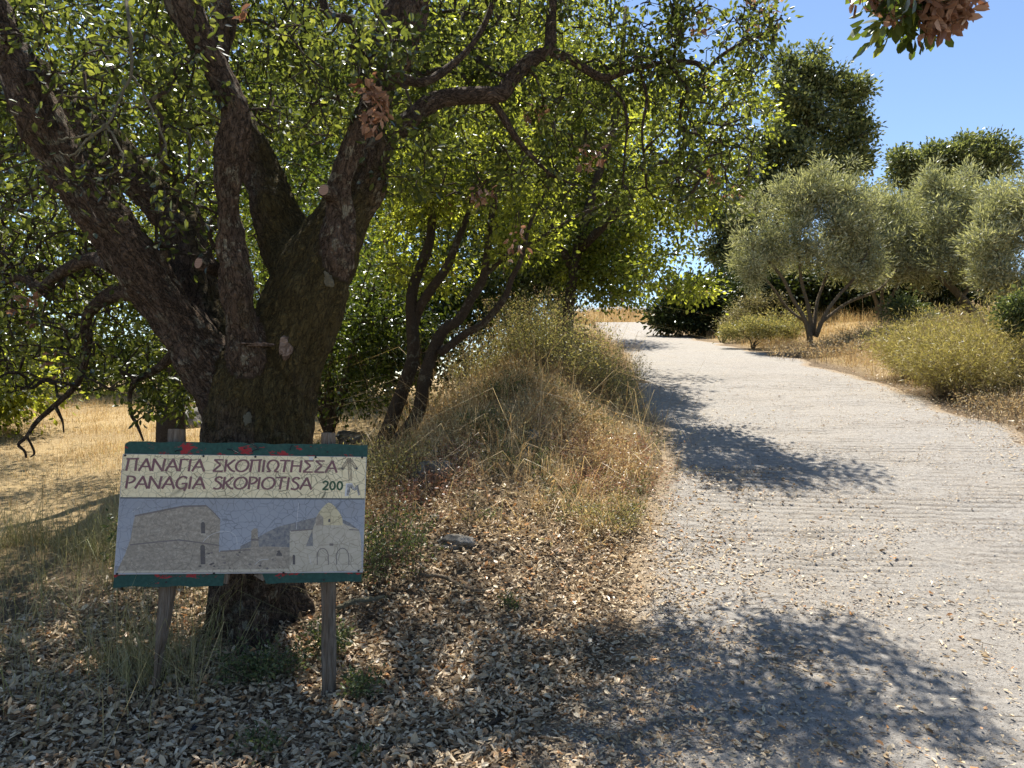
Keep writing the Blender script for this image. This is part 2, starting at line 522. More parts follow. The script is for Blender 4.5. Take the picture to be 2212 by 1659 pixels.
def ground_mat():
    m, nt, out = newmat("ground_soil")
    co = objco(nt)
    field = attr(nt, "field").outputs["Fac"]
    n1 = noise(nt, co, 2.2, 5, .6); n2 = noise(nt, co, 38, 5, .7); n3 = noise(nt, co, 160, 3, .7)
    soil = ramp(nt, mth(nt, 'ADD', mth(nt, 'MULTIPLY', n2, .6), mth(nt, 'MULTIPLY', n3, .4)), [(.3, (.085, .06, .04)), (.5, (.2, .15, .1)), (.7, (.33, .26, .18))])
    straw = ramp(nt, mth(nt, 'ADD', mth(nt, 'MULTIPLY', n2, .55), mth(nt, 'MULTIPLY', n3, .45)), [(.3, (.27, .185, .09)), (.5, (.5, .375, .2)), (.68, (.66, .53, .31))])
    straw = mixc(nt, ramp(nt, n1, [(.4, 0.0), (.7, .45)]), straw, (.40, .29, .14))
    c = mixc(nt, field, soil, straw)
    princ(nt, out, c, .95, .1, bump(nt, mth(nt, 'ADD', n2, n3), .9, .03))
    return m


M['ground'] = ground_mat()


def road_mat():
    m, nt, out = newmat("worn_concrete")
    co = objco(nt)
    n1 = noise(nt, co, 1.1, 4, .6); n2 = noise(nt, co, 24, 6, .7); n3 = noise(nt, co, 130, 4, .75)
    g = attr(nt, "groove").outputs["Fac"]
    ed = attr(nt, "edge").outputs["Fac"]
    c = ramp(nt, mth(nt, 'ADD', mth(nt, 'MULTIPLY', n2, .5), mth(nt, 'MULTIPLY', n3, .5)), [(.3, (.13, .122, .112)), (.48, (.30, .283, .258)), (.66, (.44, .418, .38))])
    c = mixc(nt, ramp(nt, n1, [(.4, 0.0), (.68, .3)]), c, (.36, .32, .265))
    c = mixc(nt, mth(nt, 'MULTIPLY', g, .75), c, (.11, .092, .072))
    spk = noise(nt, co, 70, 2, .5)
    c = mixc(nt, ramp(nt, spk, [(.60, 0.0), (.66, .65)]), c, (.12, .1, .08))
    st = ND(nt, "ShaderNodeMapping"); st.inputs["Scale"].default_value = (1, 5, 1); nt.links.new(co, st.inputs[0])
    c = mixc(nt, ramp(nt, noise(nt, st.outputs[0], 3.2, 5, .7), [(.52, 0.0), (.7, .5)]), c, (.17, .145, .115))
    c = mixc(nt, ramp(nt, mth(nt, 'ADD', ed, mth(nt, 'MULTIPLY', mth(nt, 'SUBTRACT', n2, .5), .9)), [(.35, 0.0), (.75, .85)]), c, (.30, .225, .14))
    princ(nt, out, c, .92, .2, bump(nt, mth(nt, 'ADD', n2, mth(nt, 'MULTIPLY', n3, .6)), .9, .022))
    return m


M['road'] = road_mat()

# ------------------------------------------------------------------ terrain
_ty = np.arange(-60, 260, 0.1)


def _tab(pairs, sig=0.9):
    a = np.array(pairs, float)
    v = np.interp(_ty, a[:, 0], a[:, 1])
    k = np.exp(-0.5 * (np.arange(-30, 31) * 0.1 / sig) ** 2); k /= k.sum()
    return np.convolve(np.pad(v, 30, mode='edge'), k, mode='valid')


T_zr = _tab([(-60, -.3), (0, -.02), (2.6, .0), (4, .12), (5, .28), (6, .46), (7, .66), (8.2, .92), (12, 1.5), (16.6, 2.12), (25, 3.05), (35, 4.15), (45, 5.4), (50, 5.75), (58, 5.4), (75, 4.0), (260, 2)], .6)
T_xl = _tab([(-60, -2.5), (0, -.9), (3, .25), (4, .57), (5, 1.0), (6, 1.36), (7, 1.57), (8.2, 1.76), (12, 2.19), (16.6, 2.67), (25, 3.46), (35, 4.3), (45, 5.2), (60, 7.5), (260, 40)])
T_xr = _tab([(-60, 2.5), (0, 4.2), (3, 4.9), (5, 5.35), (8.2, 5.85), (12, 6.2), (16.6, 6.45), (25, 6.5), (35, 7.0), (45, 8.0), (60, 10.5), (260, 43)])
T_bb = _tab([(-60, 0), (4.9, 0), (6, .2), (7, .42), (9, .72), (12, .62), (17, .45), (24, .3), (40, .2), (60, 0), (260, 0)])
T_ar = _tab([(-60, .1), (5, .3), (10, .5), (18, .7), (24, .8), (26.5, 1.3), (29, 2.2), (40, 2.3), (50, 2.0), (70, .6), (260, 0)])


def L_(tab, y):
    return np.interp(y, _ty, tab)


def H(x, y, micro=True):
    x = np.asarray(x, float); y = np.asarray(y, float)
    shp = np.broadcast(x, y).shape
    x = np.broadcast_to(x, shp).ravel(); y = np.broadcast_to(y, shp).ravel()
    zr = L_(T_zr, y)
    dl = L_(T_xl, y) - x
    dr = x - L_(T_xr, y)
    z = zr.copy()
    zf = np.where(y < 0, 0.0, 0.05 * np.minimum(y, 30) + 0.012 * np.clip(y - 30, 0, 60))
    wl = sstep(1.4, 4.4, dl)
    z = z * (1 - wl) + zf * wl
    z = z + L_(T_bb, y) * np.exp(-((dl - 1.55) / 1.25) ** 2) * sstep(-.1, 1.7, dl)
    z = z + L_(T_ar, y) * sstep(.5, 4.5, dr)
    z = z + 2.2 * np.exp(-(((x - 9.0) / 6.0) ** 2 + ((y - 60) / 4.0) ** 2))
    far = sstep(80, 300, np.hypot(x, y))
    z = z * (1 - far) + 2.0 * far
    if micro:
        off = np.clip(np.maximum(dl, dr), 0, 1)
        z = z + 0.05 * off * fbm2(x, y, .9, 4, 3.1) * (1 - far) + .012 * off * fbm2(x, y, 7, 2, 8.1)
        z = z - 0.03 * (np.maximum(dl, dr) < -0.15)
    return z.reshape(shp)


def H1(x, y):
    return float(H(np.array([x]), np.array([y]))[0])


def ground_hit(u, v):
    """ground point seen at (u, v), or None"""
    D = np.concatenate([np.arange(2.0, 20, .05), np.arange(20, 70, .25)])
    p = np.stack([(u - 1106) / FPX * D, D, CAMZ + (830 - v) / FPX * D], 1)
    h = H(p[:, 0], p[:, 1])
    k = np.argmax(h > p[:, 2])
    return np.array([p[k, 0], p[k, 1], h[k]])


def axis_lines(spec):
    out = []
    for a, b, s in spec:
        out.append(np.arange(a, b, s))
    return np.unique(np.concatenate(out).round(4))


gx = axis_lines([(-2600, -400, 300), (-400, -60, 40), (-60, -16, 3), (-16, -5, .35), (-5, 4, .1), (4, 9, .16), (9, 16, .4), (16, 60, 3), (60, 400, 40), (400, 2601, 300)])
gy = axis_lines([(-400, -40, 60), (-40, 0, 3), (0, 2.4, .4), (2.4, 10, .1), (10, 22, .2), (22, 70, .5), (70, 120, 4), (120, 400, 25), (400, 3001, 260)])
GX, GY = np.meshgrid(gx, gy)
GZ = H(GX, GY)
nx_, ny_ = len(gx), len(gy)
ii = (np.arange(ny_ - 1)[:, None] * nx_ + np.arange(nx_ - 1)[None, :]).ravel()
gq = np.stack([ii, ii + 1, ii + 1 + nx_, ii + nx_], 1)
fx, fy = GX.ravel(), GY.ravel()
fdl = L_(T_xl, fy) - fx
fdr = fx - L_(T_xr, fy)
fld = np.clip(sstep(2.2, 4.2, fdl) * sstep(4.6, 6.6, fy + .25 * (-fx - 3)) + sstep(.2, 1.2, fdr) * .9 + sstep(0, .6, fdl) * sstep(5.4, 7, fy), 0, 1)
fld = np.clip(fld + sstep(50, 52, fy) + sstep(1.0, -2, fy), 0, 1)
fld = np.clip(fld * (0.8 + .35 * fbm2(fx, fy, .6, 3, 2.2)), 0, 1)
ground = link("ground", make_mesh("ground", np.stack([fx, fy, GZ.ravel()], 1), gq, smooth=True, attrs={"field": fld}), M['ground'])
tag(ground, "earth covered with dry straw on the field and banks", "ground", kind="structure")

# concrete track with brushed cross grooves
ry = np.concatenate([np.arange(-40, 1.2, .6), np.arange(1.2, 9, .016), np.arange(9, 18, .035), np.arange(18, 51.5, .25)])
rs = np.linspace(0, 1, 64)
RY, RS = np.meshgrid(ry, rs, indexing='ij')
xl, xr = L_(T_xl, RY), L_(T_xr, RY)
ej = .16 * fbm2(RY, RS * 0, 1.3, 4, 5.0).reshape(RY.shape)
ek = .2 * fbm2(RY, RS * 0, 1.1, 4, 9.0).reshape(RY.shape)
RX = (xl - .25 + ej) + RS * ((xr + .25 + ek) - (xl - .25 + ej))
edge_in = np.minimum(RX - (xl - .25 + ej), (xr + .25 + ek) - RX)
RZ = H(RX, RY, False) + .012
rf = .012 * fbm2(RX, RY, 1.3, 3, 1.5).reshape(RX.shape) + .007 * fbm2(RX, RY, 9, 3, 4.5).reshape(RX.shape)
warp = .075 * fbm2(RX, RY, 1.1, 3, 7.7).reshape(RX.shape)
ph = (RY + .10 * (RX - 3) + warp) / .105
gro = np.clip(1 - np.abs((ph % 1) - .5) / .2, 0, 1)
gmask = np.clip(.35 + 2.2 * fbm2(RX * .6, RY * 2.6, 1.0, 4, 6.3).reshape(RX.shape), 0, 1) * sstep(.1, .8, edge_in) * sstep(17, 13, RY)
gmask = gmask * np.clip(.25 + sstep(4.2, 5.6, RY) + sstep(3.0, 3.8, RX), 0, 1)
gro = gro * gmask
RZ = RZ + rf * 1.35 - .016 * gro
RZ = RZ - .06 * (1 - sstep(0, .12, edge_in))
n0, n1_ = RY.shape
ii = (np.arange(n0 - 1)[:, None] * n1_ + np.arange(n1_ - 1)[None, :]).ravel()
rq = np.stack([ii, ii + 1, ii + 1 + n1_, ii + n1_], 1)
road = link("road", make_mesh("road", np.stack([RX.ravel(), RY.ravel(), RZ.ravel()], 1), rq, smooth=True,
            attrs={"groove": gro.ravel(), "edge": (1 - sstep(0, .55, edge_in)).ravel()}), M['road'])
tag(road, "pale worn concrete track with brushed cross grooves climbing uphill", "road", kind="structure")

# ------------------------------------------------------------------ growing branches and leaves
def grow(nodes, attract, step=.14, wig=.16, sag=.05, r0=.0021, expo=.45, rmax=.03):
    """join every attractor to the nearest grown node; returns chains and owner info"""
    nodes = np.asarray(nodes, float)
    d0 = np.full(len(attract), 1e9)
    for k in range(0, len(nodes), 400):
        d0 = np.minimum(d0, np.linalg.norm(attract[:, None, :] - nodes[None, k:k + 400, :], axis=2).min(1))
    order = np.argsort(d0)
    cap = len(nodes) + len(attract) * 14
    P = np.full((cap, 3), 1e6); own = np.full(cap, -1)
    P[:len(nodes)] = nodes; n = len(nodes)
    chains, parents = [], []
    for ci, k in enumerate(order):
        a = attract[k]
        d = P[:n] - a
        idx = int(np.argmin((d * d).sum(1)))
        s = P[idx]
        L = float(np.linalg.norm(a - s))
        m = int(min(12, max(2, math.ceil(L / step))))
        t = np.linspace(0, 1, m + 1)
        off = rng.normal(size=3) * wig * L
        off2 = rng.normal(size=3) * wig * .5 * L
        pts = s + (a - s) * t[:, None] + off * (np.sin(math.pi * t))[:, None] + off2 * np.sin(2 * math.pi * t)[:, None]
        pts[1:-1] += rng.normal(size=(m - 1, 3)) * .03 * min(L, .6)
        pts[:, 2] += sag * L * np.sin(math.pi * t)
        chains.append(pts); parents.append(own[idx])
        P[n:n + m] = pts[1:]; own[n:n + m] = ci; n += m
    cnt = np.ones(len(chains))
    for i in range(len(chains) - 1, -1, -1):
        if parents[i] >= 0: cnt[parents[i]] += cnt[i]
    res = []
    for i, pts in enumerate(chains):
        ra = min(rmax, r0 * (1 + cnt[i]) ** expo * 1.5)
        rb = max(r0 * .8, ra * .5)
        res.append((pts, np.linspace(ra, rb, len(pts))))
    return res


def spray(chains, per, spread, tmin=.3, droop=.15, up=.5):
    """leaf base points, directions and normals along the outer part of the chains"""
    n = len(chains)
    per = np.broadcast_to(per, n)
    P, Dv = [], []
    for (pts, _), k in zip(chains, per):
        if k <= 0: continue
        t = tmin + (1 - tmin) * rng.random(k) ** .8
        f = t * (len(pts) - 1)
        i = np.minimum(f.astype(int), len(pts) - 2)
        fr = (f - i)[:, None]
        P.append(pts[i] * (1 - fr) + pts[i + 1] * fr)
        Dv.append(nrm(pts[i + 1] - pts[i]))
    P = np.concatenate(P); Dv = np.concatenate(Dv)
    r = rng.normal(size=P.shape)
    P = P + r * spread * np.array([1, 1, .8])
    D = nrm(Dv * .5 + nrm(r) * .9 + rng.normal(size=P.shape) * .35 + np.array([0, 0, -droop]))
    N = nrm(rng.normal(size=P.shape) * .75 + np.array([0, 0, up]))
    return P, D, N


def box_pts(u0, u1, v0, v1, d0, d1, n, gap=0.0, gs=1.6):
    k = int(n * 3) + 10
    u = rng.uniform(u0, u1, k); v = rng.uniform(v0, v1, k); d = rng.uniform(d0, d1, k)
    P = np.stack([(u - 1106) / FPX * d, d, CAMZ + (830 - v) / FPX * d], 1)
    keep = fbm(P * gs + 31.7, 2) > gap - .35
    return P[keep][:n]


def ell_pts(c, r, n, shell=.45, gap=-.25, gs=1.3):
    k = int(n * 2.4) + 10
    d = nrm(rng.normal(size=(k, 3)))
    rad = rng.random(k) ** shell
    P = np.asarray(c) + d * rad[:, None] * np.asarray(r)
    keep = fbm(P * gs + 5.1, 2) > gap
    return P[keep][:n]


def to_chain(rows, sub=5):
    """rows of (u, v, D, width px) -> smooth (x, y, z, r)"""
    C = np.array([[*W(u, v, D), w * D / FPX / 2] for u, v, D, w in rows])
    return smooth_chain(C, sub)


def tree(name, label, base, stems, attract, leaf, per=30, spread=.12, L=(.05, .07), Wr=.5, full=False, cat="tree", group=None,
         bark='bark_far', twig='twig', step=.2, sides=7, tsides=4, rmax=.05, droop=.15, up=.28, dead=0.0, tname="trunk", r0=.0024, rndpow=1.0, fold=.25):
    base = np.asarray(base, float)
    root = empty(name, base)
    tag(root, label, cat, group)
    nodes = []
    for k, st in enumerate(stems):
        st = np.asarray(st)
        V, Q, T = tubes([(st[:, :3] - base, st[:, 3])], sides, True)
        link(tname if k == 0 else "limb", make_mesh("stem", V, Q, T, True), M[bark], root)
        s0 = max(1, int(len(st) * .3))
        nodes.append(st[s0:, :3])
    ch = grow(np.concatenate(nodes), attract, step=step, rmax=rmax, r0=r0)
    V, Q, T = tubes(ch, tsides)
    o = link("branch_network", make_mesh("branch_network", V - base, Q, T, True), M[twig], root); o["kind"] = "stuff"
    P, D, N = spray(ch, per, spread, .25, droop, up)
    n = len(P)
    rnd = rng.random(n) ** rndpow
    ln = rng.uniform(L[0], L[1], n)
    V, Q, r = leaf_geo(P - base, D, N, ln, ln * Wr, rnd, full, fold)
    o = link("crown", make_mesh("crown", V, Q, attrs={"rnd": r}), M[leaf], root); o["kind"] = "stuff"
    if dead > 0:
        k = rng.random(len(ch)) < dead
        sel = [c for c, q in zip(ch, k) if q]
        if sel:
            P, D, N = spray(sel, 10, .05, .75, .4, .2)
            ln = rng.uniform(L[0], L[1], len(P)) * 1.05
            V, Q, r = leaf_geo(P - base, D, N, ln, ln * .55, rng.random(len(P)), full, .5)
            o = link("dead_foliage", make_mesh("dead_foliage", V, Q, attrs={"rnd": r}), M['dead_leaf'], root); o["kind"] = "stuff"
    return root, ch

# ================================================================== MAIN OAK
oak_base = np.array([*W(530, 1430, 4.25)[:2], 0.0]); oak_base[2] = H1(oak_base[0], oak_base[1])
BIG = {
 'trunk': [(535, 1500, 4.28, 330), (528, 1440, 4.27, 215), (526, 1380, 4.26, 172), (530, 1290, 4.27, 165), (545, 1150, 4.3, 190), (560, 1020, 4.3, 212), (563, 920, 4.3, 228), (568, 850, 4.3, 232), (580, 780, 4.3, 200)],
 'A': [(512, 880, 4.3, 140), (450, 790, 4.25, 125), (395, 705, 4.2, 114), (288, 562, 4.1, 106), (184, 422, 4.0, 98), (99, 281, 3.9, 90), (32, 140, 3.85, 84), (-60, -30, 3.8, 75), (-200, -300, 3.9, 55), (-350, -600, 4.2, 30)],
 'A2': [(480, 770, 4.5, 120), (430, 640, 4.6, 100), (395, 500, 4.7, 88), (300, 389, 4.8, 80), (200, 272, 4.9, 68), (100, 175, 5.0, 58), (20, 100, 5.1, 50), (-60, 0, 5.2, 42), (-200, -250, 5.5, 25)],
 'B': [(545, 790, 4.12, 100), (522, 700, 4.02, 76), (511, 609, 3.95, 66), (497, 516, 3.9, 62), (494, 422, 3.85, 62), (500, 328, 3.8, 68), (512, 240, 3.8, 66), (487, 187, 3.8, 66), (450, 117, 3.75, 70), (412, 47, 3.7, 66), (390, -30, 3.7, 60), (360, -250, 3.8, 45), (420, -500, 4, 28)],
 'D': [(595, 830, 4.3, 190), (620, 750, 4.3, 180), (645, 680, 4.3, 172), (675, 600, 4.32, 165), (708, 530, 4.35, 148), (752, 460, 4.4, 108), (793, 395, 4.42, 76), (803, 340, 4.42, 62), (808, 270, 4.42, 58), (818, 180, 4.42, 64), (845, 110, 4.4, 84), (876, 20, 4.4, 102), (905, -80, 4.4, 92), (960, -300, 4.4, 65), (1000, -600, 4.6, 35)],
 'C': [(665, 620, 4.4, 150), (625, 530, 4.5, 125), (583, 420, 4.55, 88), (552, 320, 4.6, 64), (510, 230, 4.65, 48), (478, 150, 4.7, 44), (482, 60, 4.7, 45), (468, -30, 4.7, 40), (450, -300, 4.8, 25)],
 'D1': [(715, 570, 4.25, 90), (731, 469, 4.2, 60), (732, 412, 4.18, 56), (745, 350, 4.15, 52), (769, 281, 4.15, 46), (795, 210, 4.2, 42), (825, 150, 4.3, 38)],
 'root2': [(505, 1330, 4.2, 90), (470, 1395, 4.15, 78), (440, 1445, 4.1, 58), (395, 1495, 4.05, 35)],
 'root3': [(540, 1330, 4.12, 90), (548, 1405, 4.0, 76), (566, 1470, 3.9, 50)],
 'root': [(590, 1250, 4.4, 120), (620, 1330, 4.45, 105), (650, 1420, 4.45, 90), (690, 1500, 4.4, 60)],
}
SMALL = {
 'E': [(800, 370, 4.5, 66), (834, 300, 4.65, 50), (872, 272, 4.7, 45), (919, 230, 4.75, 41), (965, 211, 4.8, 39), (1040, 206, 4.85, 37), (1083, 202, 4.9, 37), (1106, 169, 4.95, 35), (1153, 127, 5, 32), (1186, 108, 5, 28), (1190, 56, 5.05, 24), (1195, -10, 5.1, 20), (1230, -200, 5.2, 14)],
 'E2': [(1180, 110, 5, 24), (1228, 127, 5.05, 20), (1265, 150, 5.1, 19), (1303, 169, 5.1, 17), (1340, 159, 5.1, 15), (1387, 145, 5.15, 14), (1448, 136, 5.2, 13), (1500, 136, 5.2, 12), (1528, 150, 5.2, 10), (1556, 122, 5.2, 8), (1603, 94, 5.25, 7), (1669, 70, 5.3, 5)],
 'E3': [(1060, 212, 4.9, 20), (1085, 250, 4.92, 18), (1106, 286, 4.95, 16), (1139, 328, 5, 12), (1180, 370, 5, 7)],
 'G': [(815, 172, 4.42, 34), (870, 172, 4.6, 24), (914, 178, 4.7, 20), (965, 150, 4.8, 17), (1022, 94, 4.9, 14), (1060, 20, 5, 12), (1080, -80, 5, 9)],
 'H1': [(1300, 168, 5.1, 9), (1341, 211, 5.1, 7), (1355, 262, 5.1, 6), (1350, 328, 5.1, 5), (1345, 398, 5.1, 4)],
 'H2': [(1380, 146, 5.15, 8), (1397, 211, 5.1, 7), (1387, 281, 5.1, 6), (1392, 352, 5.1, 4)],
 'K': [(694, -10, 4.3, 18), (712, 33, 4.3, 18), (764, 47, 4.3, 20), (769, 95, 4.35, 22), (800, 160, 4.4, 26), (812, 200, 4.42, 30)],
 'L': [(330, 610, 4.2, 70), (290, 625, 4.4, 52), (235, 640, 4.6, 34), (190, 680, 4.8, 24), (188, 731, 4.9, 20), (187, 769, 4.95, 17), (165, 831, 5, 13), (119, 876, 5, 11), (80, 911, 5, 9), (56, 945, 5, 8), (40, 961, 5, 7), (53, 975, 5, 5), (57, 990, 5, 4)],
 'L2': [(119, 876, 5, 8), (128, 895, 5, 7), (135, 911, 5, 5), (138, 935, 5, 3)],
 'L3': [(58, 944, 5, 6), (69, 964, 5, 5), (74, 980, 5, 4), (66, 988, 5, 3)],
 'Q': [(250, 575, 4.1, 40), (200, 560, 4.4, 30), (130, 590, 4.7, 24), (90, 620, 4.9, 22), (40, 600, 5, 16), (-30, 640, 5.1, 12), (-80, 720, 5.2, 8)],
 'R': [(395, 740, 4.4, 26), (350, 790, 4.6, 20), (300, 820, 4.75, 14), (281, 850, 4.8, 10), (284, 895, 4.8, 8), (295, 916, 4.8, 7), (310, 953, 4.8, 4)],
}
big_s = {k: to_chain(v, 6) for k, v in BIG.items()}
small_s = {k: to_chain(v, 6) for k, v in SMALL.items()}
oak = empty("oak_tree", oak_base)
tag(oak, "old oak with massive dark mossy forked trunk behind the wooden sign", "tree")
V, Q, T = tubes([(c[:, :3], c[:, 3]) for c in big_s.values()], 16, True)
tmp = link("tmp_trunk", make_mesh("tmp_trunk", V, Q, T))
md = tmp.modifiers.new("r", 'REMESH'); md.mode = 'VOXEL'; md.voxel_size = .017
md2 = tmp.modifiers.new("s", 'SMOOTH'); md2.factor = .5; md2.iterations = 5
dg = bpy.context.evaluated_depsgraph_get()
tm = bpy.data.meshes.new_from_object(tmp.evaluated_get(dg))
nv = len(tm.vertices)
TV = np.empty(nv * 3, np.float32); tm.vertices.foreach_get("co", TV); TV = TV.reshape(-1, 3).astype(float)
TN = np.empty(nv * 3, np.float32); tm.vertices.foreach_get("normal", TN); TN = TN.reshape(-1, 3).astype(float)
tl = np.empty(len(tm.loops), np.int32); tm.loops.foreach_get("vertex_index", tl)
TQ = tl.reshape(-1, 4)
bpy.data.objects.remove(tmp)
# nearest skeleton sample of every vertex: limb id, bark coordinates
SP, SR, SI, SN, SB, SS = [], [], [], [], [], []
for k, (nm, c) in enumerate(big_s.items()):
    P = c[:, :3]
    T = nrm(np.gradient(P, axis=0))
    ref = np.array([1., .2, .1])
    N = nrm(ref - (T @ ref)[:, None] * T); B = np.cross(T, N)
    s = np.concatenate([[0], np.cumsum(np.linalg.norm(np.diff(P, axis=0), axis=1))])
    SP.append(P); SR.append(c[:, 3]); SI.append(np.full(len(P), k)); SN.append(N); SB.append(B); SS.append(s)
SP, SR, SI, SN, SB, SS = map(np.concatenate, (SP, SR, SI, SN, SB, SS))
near = np.empty(nv, int)
for k in range(0, nv, 8000):
    d = np.linalg.norm(TV[k:k + 8000, None, :] - SP[None], axis=2) / (SR[None] + .02)
    near[k:k + 8000] = d.argmin(1)
dv = TV - SP[near]
sT = np.cross(SN, SB)[near]
bvec = np.stack([(dv * SN[near]).sum(1), (dv * SB[near]).sum(1), (SS[near] + (dv * sT).sum(1)) * .42 + SI[near] * 3.3], 1)
lump = fbm(TV * np.array([5, 5, 2.5]), 3) * .027 + fbm(bvec * np.array([24, 24, 11]), 3) * .012
flute = np.sin(np.arctan2(bvec[:, 1], bvec[:, 0]) * 7 + TV[:, 2] * 1.5) * .010 * sstep(1.3, .1, TV[:, 2])
ridge = -np.maximum(0, .35 - np.abs(fbm(bvec * np.array([30, 30, 9]) + 3.3, 2))) * .045 * np.clip(SR[near] / .12, .35, 1)
TV = TV + TN * (lump + flute + ridge)[:, None]
moss = np.clip(.25 + .45 * TN[:, 2] + .55 * np.exp(-((TV[:, 2] - 2.0) / .9) ** 2) * (TV[:, 0] > -1.75) + .15 * (TN[:, 0] > .3), 0, 1)
moss *= np.where(np.isin(SI[near], [1, 3, 6]), .45, 1.0)
moss *= sstep(.4, 1.2, TV[:, 2]) * .85 + .15
fid = SI[near][TQ[:, 0]]
for k, nm in enumerate(big_s):
    sel = TQ[fid == k]
    if len(sel) == 0: continue
    uq, inv = np.unique(sel.ravel(), return_inverse=True)
    me = make_mesh("oak_limb", TV[uq] - oak_base, inv.reshape(-1, 4), smooth=True, attrs={"moss": moss[uq]}, vattrs={"bvec": bvec[uq]})
    me.normals_split_custom_set_from_vertices([tuple(n) for n in TN[uq]]) if False else None
    o = link('root' if nm.startswith('root') else ('trunk' if nm == 'trunk' else 'limb'), me, M['bark'], oak)
    lb = {'A': 'thick leaning limb spotted with pale lichen', 'A2': 'dark mossy limb in deep shade', 'B': 'snaking limb with pale lichen blotches', 'C': 'mossy upright limb'}.get(nm)
    if lb: o["label"] = lb
for nm, c in small_s.items():
    P = c[:, :3]; n = 10
    V, Q, T = tubes([(P - oak_base, c[:, 3] * (1 + .12 * fbm(P * 9, 2)))], n, True)
    s = np.concatenate([[0], np.cumsum(np.linalg.norm(np.diff(P, axis=0), axis=1))])
    ang = np.tile(np.arange(n) * 2 * math.pi / n, len(P))
    bv = np.stack([np.cos(ang) * np.repeat(c[:, 3], n), np.sin(ang) * np.repeat(c[:, 3], n), np.repeat(s, n) * .42], 1)
    bv = np.vstack([bv, bv[:1], bv[-1:]])
    link("branch", make_mesh("branch", V, Q, T, True, {"moss": np.full(len(V), .25)}, {"bvec": bv}), M['bark'], oak)

# cut stubs and the torn scar
def stub(u, v, D, dirv, r, ln):
    p = W(u, v, D) - oak_base; d = nrm(np.array(dirv, float))
    V, Q, T = tubes([(np.array([p - d * .1, p + d * ln * .6, p + d * ln]), np.array([r * 1.25, r * 1.1, r]))], 14, True)
    o = link("cut_stub", make_mesh("cut_stub", V, Q, T, True, {"moss": np.full(len(V), .2)}, {"bvec": V}), M['bark'], oak)
    V, Q, T = tubes([(np.array([p + d * (ln - .002), p + d * (ln + .003)]), np.array([r * .9, r * .86]))], 14, True)
    link("sawn_face", make_mesh("sawn_face", V, Q, T), M['sawn'], o)


stub(709, 418, 4.08, (-.25, -.95, .1), .034, .05)
stub(446, 574, 4.05, (-.5, -.85, .15), .036, .05)


def scar(u, v, D, su, sv, seed, matk='torn'):
    """a patch of torn bare wood laid over the trunk surface"""
    n, m = 22, 10
    a = np.linspace(0, 2 * math.pi, n, endpoint=False)
    c = W(u, v, D)
    pts = [c]
    for j in range(1, m + 1):
        for i in range(n):
            rr = (j / m) * (1 + .5 * fbm(np.array([[math.cos(a[i]) * 2.3 + seed, math.sin(a[i]) * 2.3, seed]]), 3)[0])
            pts.append(c + np.array([math.cos(a[i]) * su * rr, 0, math.sin(a[i]) * sv * rr]))
    pts = np.array(pts)
    # drop every point on to the trunk surface facing the viewer
    cand = TV[(np.abs(TV[:, 0] - c[0]) < su * 2 + .1) & (np.abs(TV[:, 2] - c[2]) < sv * 2 + .1)]
    for q in range(len(pts)):
        d = (cand[:, 0] - pts[q, 0]) ** 2 + (cand[:, 2] - pts[q, 2]) ** 2
        nb = cand[d < .03 ** 2]
        if len(nb): pts[q, 1] = np.sort(nb[:, 1])[:6].mean()
        else: pts[q, 1] = c[1]
    pts[:, 1] += -.008 + .01 * fbm(pts * 18 + seed, 2)
    pts[1 + (m - 1) * n:, 1] += .03
    tr = [(0, 1 + (i + 1) % n, 1 + i) for i in range(n)]
    qd = [(1 + (j - 1) * n + i, 1 + (j - 1) * n + (i + 1) % n, 1 + j * n + (i + 1) % n, 1 + j * n + i) for j in range(1, m) for i in range(n)]
    link("bark_scar", make_mesh("bark_scar", pts - oak_base, qd, tr, True), M[matk], oak)


scar(608, 750, 4.0, .03, .075, 1.3)
scar(562, 744, 4.0, .09, .013, 4.1)
scar(535, 905, 4.0, .022, .035, 7.7, 'lichen_twig')
scar(695, 598, 4.0, .022, .05, 2.9, 'lichen_twig')

# crown: twigs and leaves
oak_nodes = np.concatenate([c[len(c) // 4:, :3] for k, c in big_s.items() if k not in ('trunk', 'root', 'root2', 'root3')] + [c[len(c) // 5:, :3] for c in small_s.values()])
leafy = np.concatenate([
    box_pts(-60, 470, -160, 330, 4.6, 6.6, 330, -.05),
    box_pts(430, 930, -140, 300, 4.7, 6.4, 300, -.05),
    box_pts(880, 1480, -220, 260, 4.9, 6.4, 330, .0),
    box_pts(1380, 1690, 10, 170, 5.0, 5.8, 80, .1), box_pts(1350, 1500, -140, 0, 5.0, 6.0, 30, .1), box_pts(1460, 1640, 130, 420, 5.4, 6.0, 55, .1),
    box_pts(1000, 1600, 150, 470, 5.0, 5.9, 150, .1),
    box_pts(290, 420, 730, 900, 4.6, 5.1, 40, -.3),
    box_pts(690, 900, 40, 220, 3.7, 4.3, 26, -.4), box_pts(20, 460, -40, 220, 3.4, 4.3, 40, .1), box_pts(820, 960, 250, 420, 4.3, 4.8, 14, -.4),
    box_pts(-90, 260, 480, 760, 5.2, 6.6, 120, .0),
])
over = np.stack([rng.uniform(-5.5, 1.3, 1500), rng.uniform(2.3, 7.0, 1500), rng.uniform(4.3, 6.6, 1500)], 1)  # upper crown mostly out of view, placed for the shade it casts
over[:500] = np.stack([rng.uniform(-1.6, 1.0, 500), rng.uniform(5.4, 7.6, 500), rng.uniform(3.9, 6.0, 500)], 1)  # sprays added here to block sun from the litter right of the sign
over = over[(fbm(over * np.array([.9, .9, .5]) + 9.7, 3) > .14)][:520]
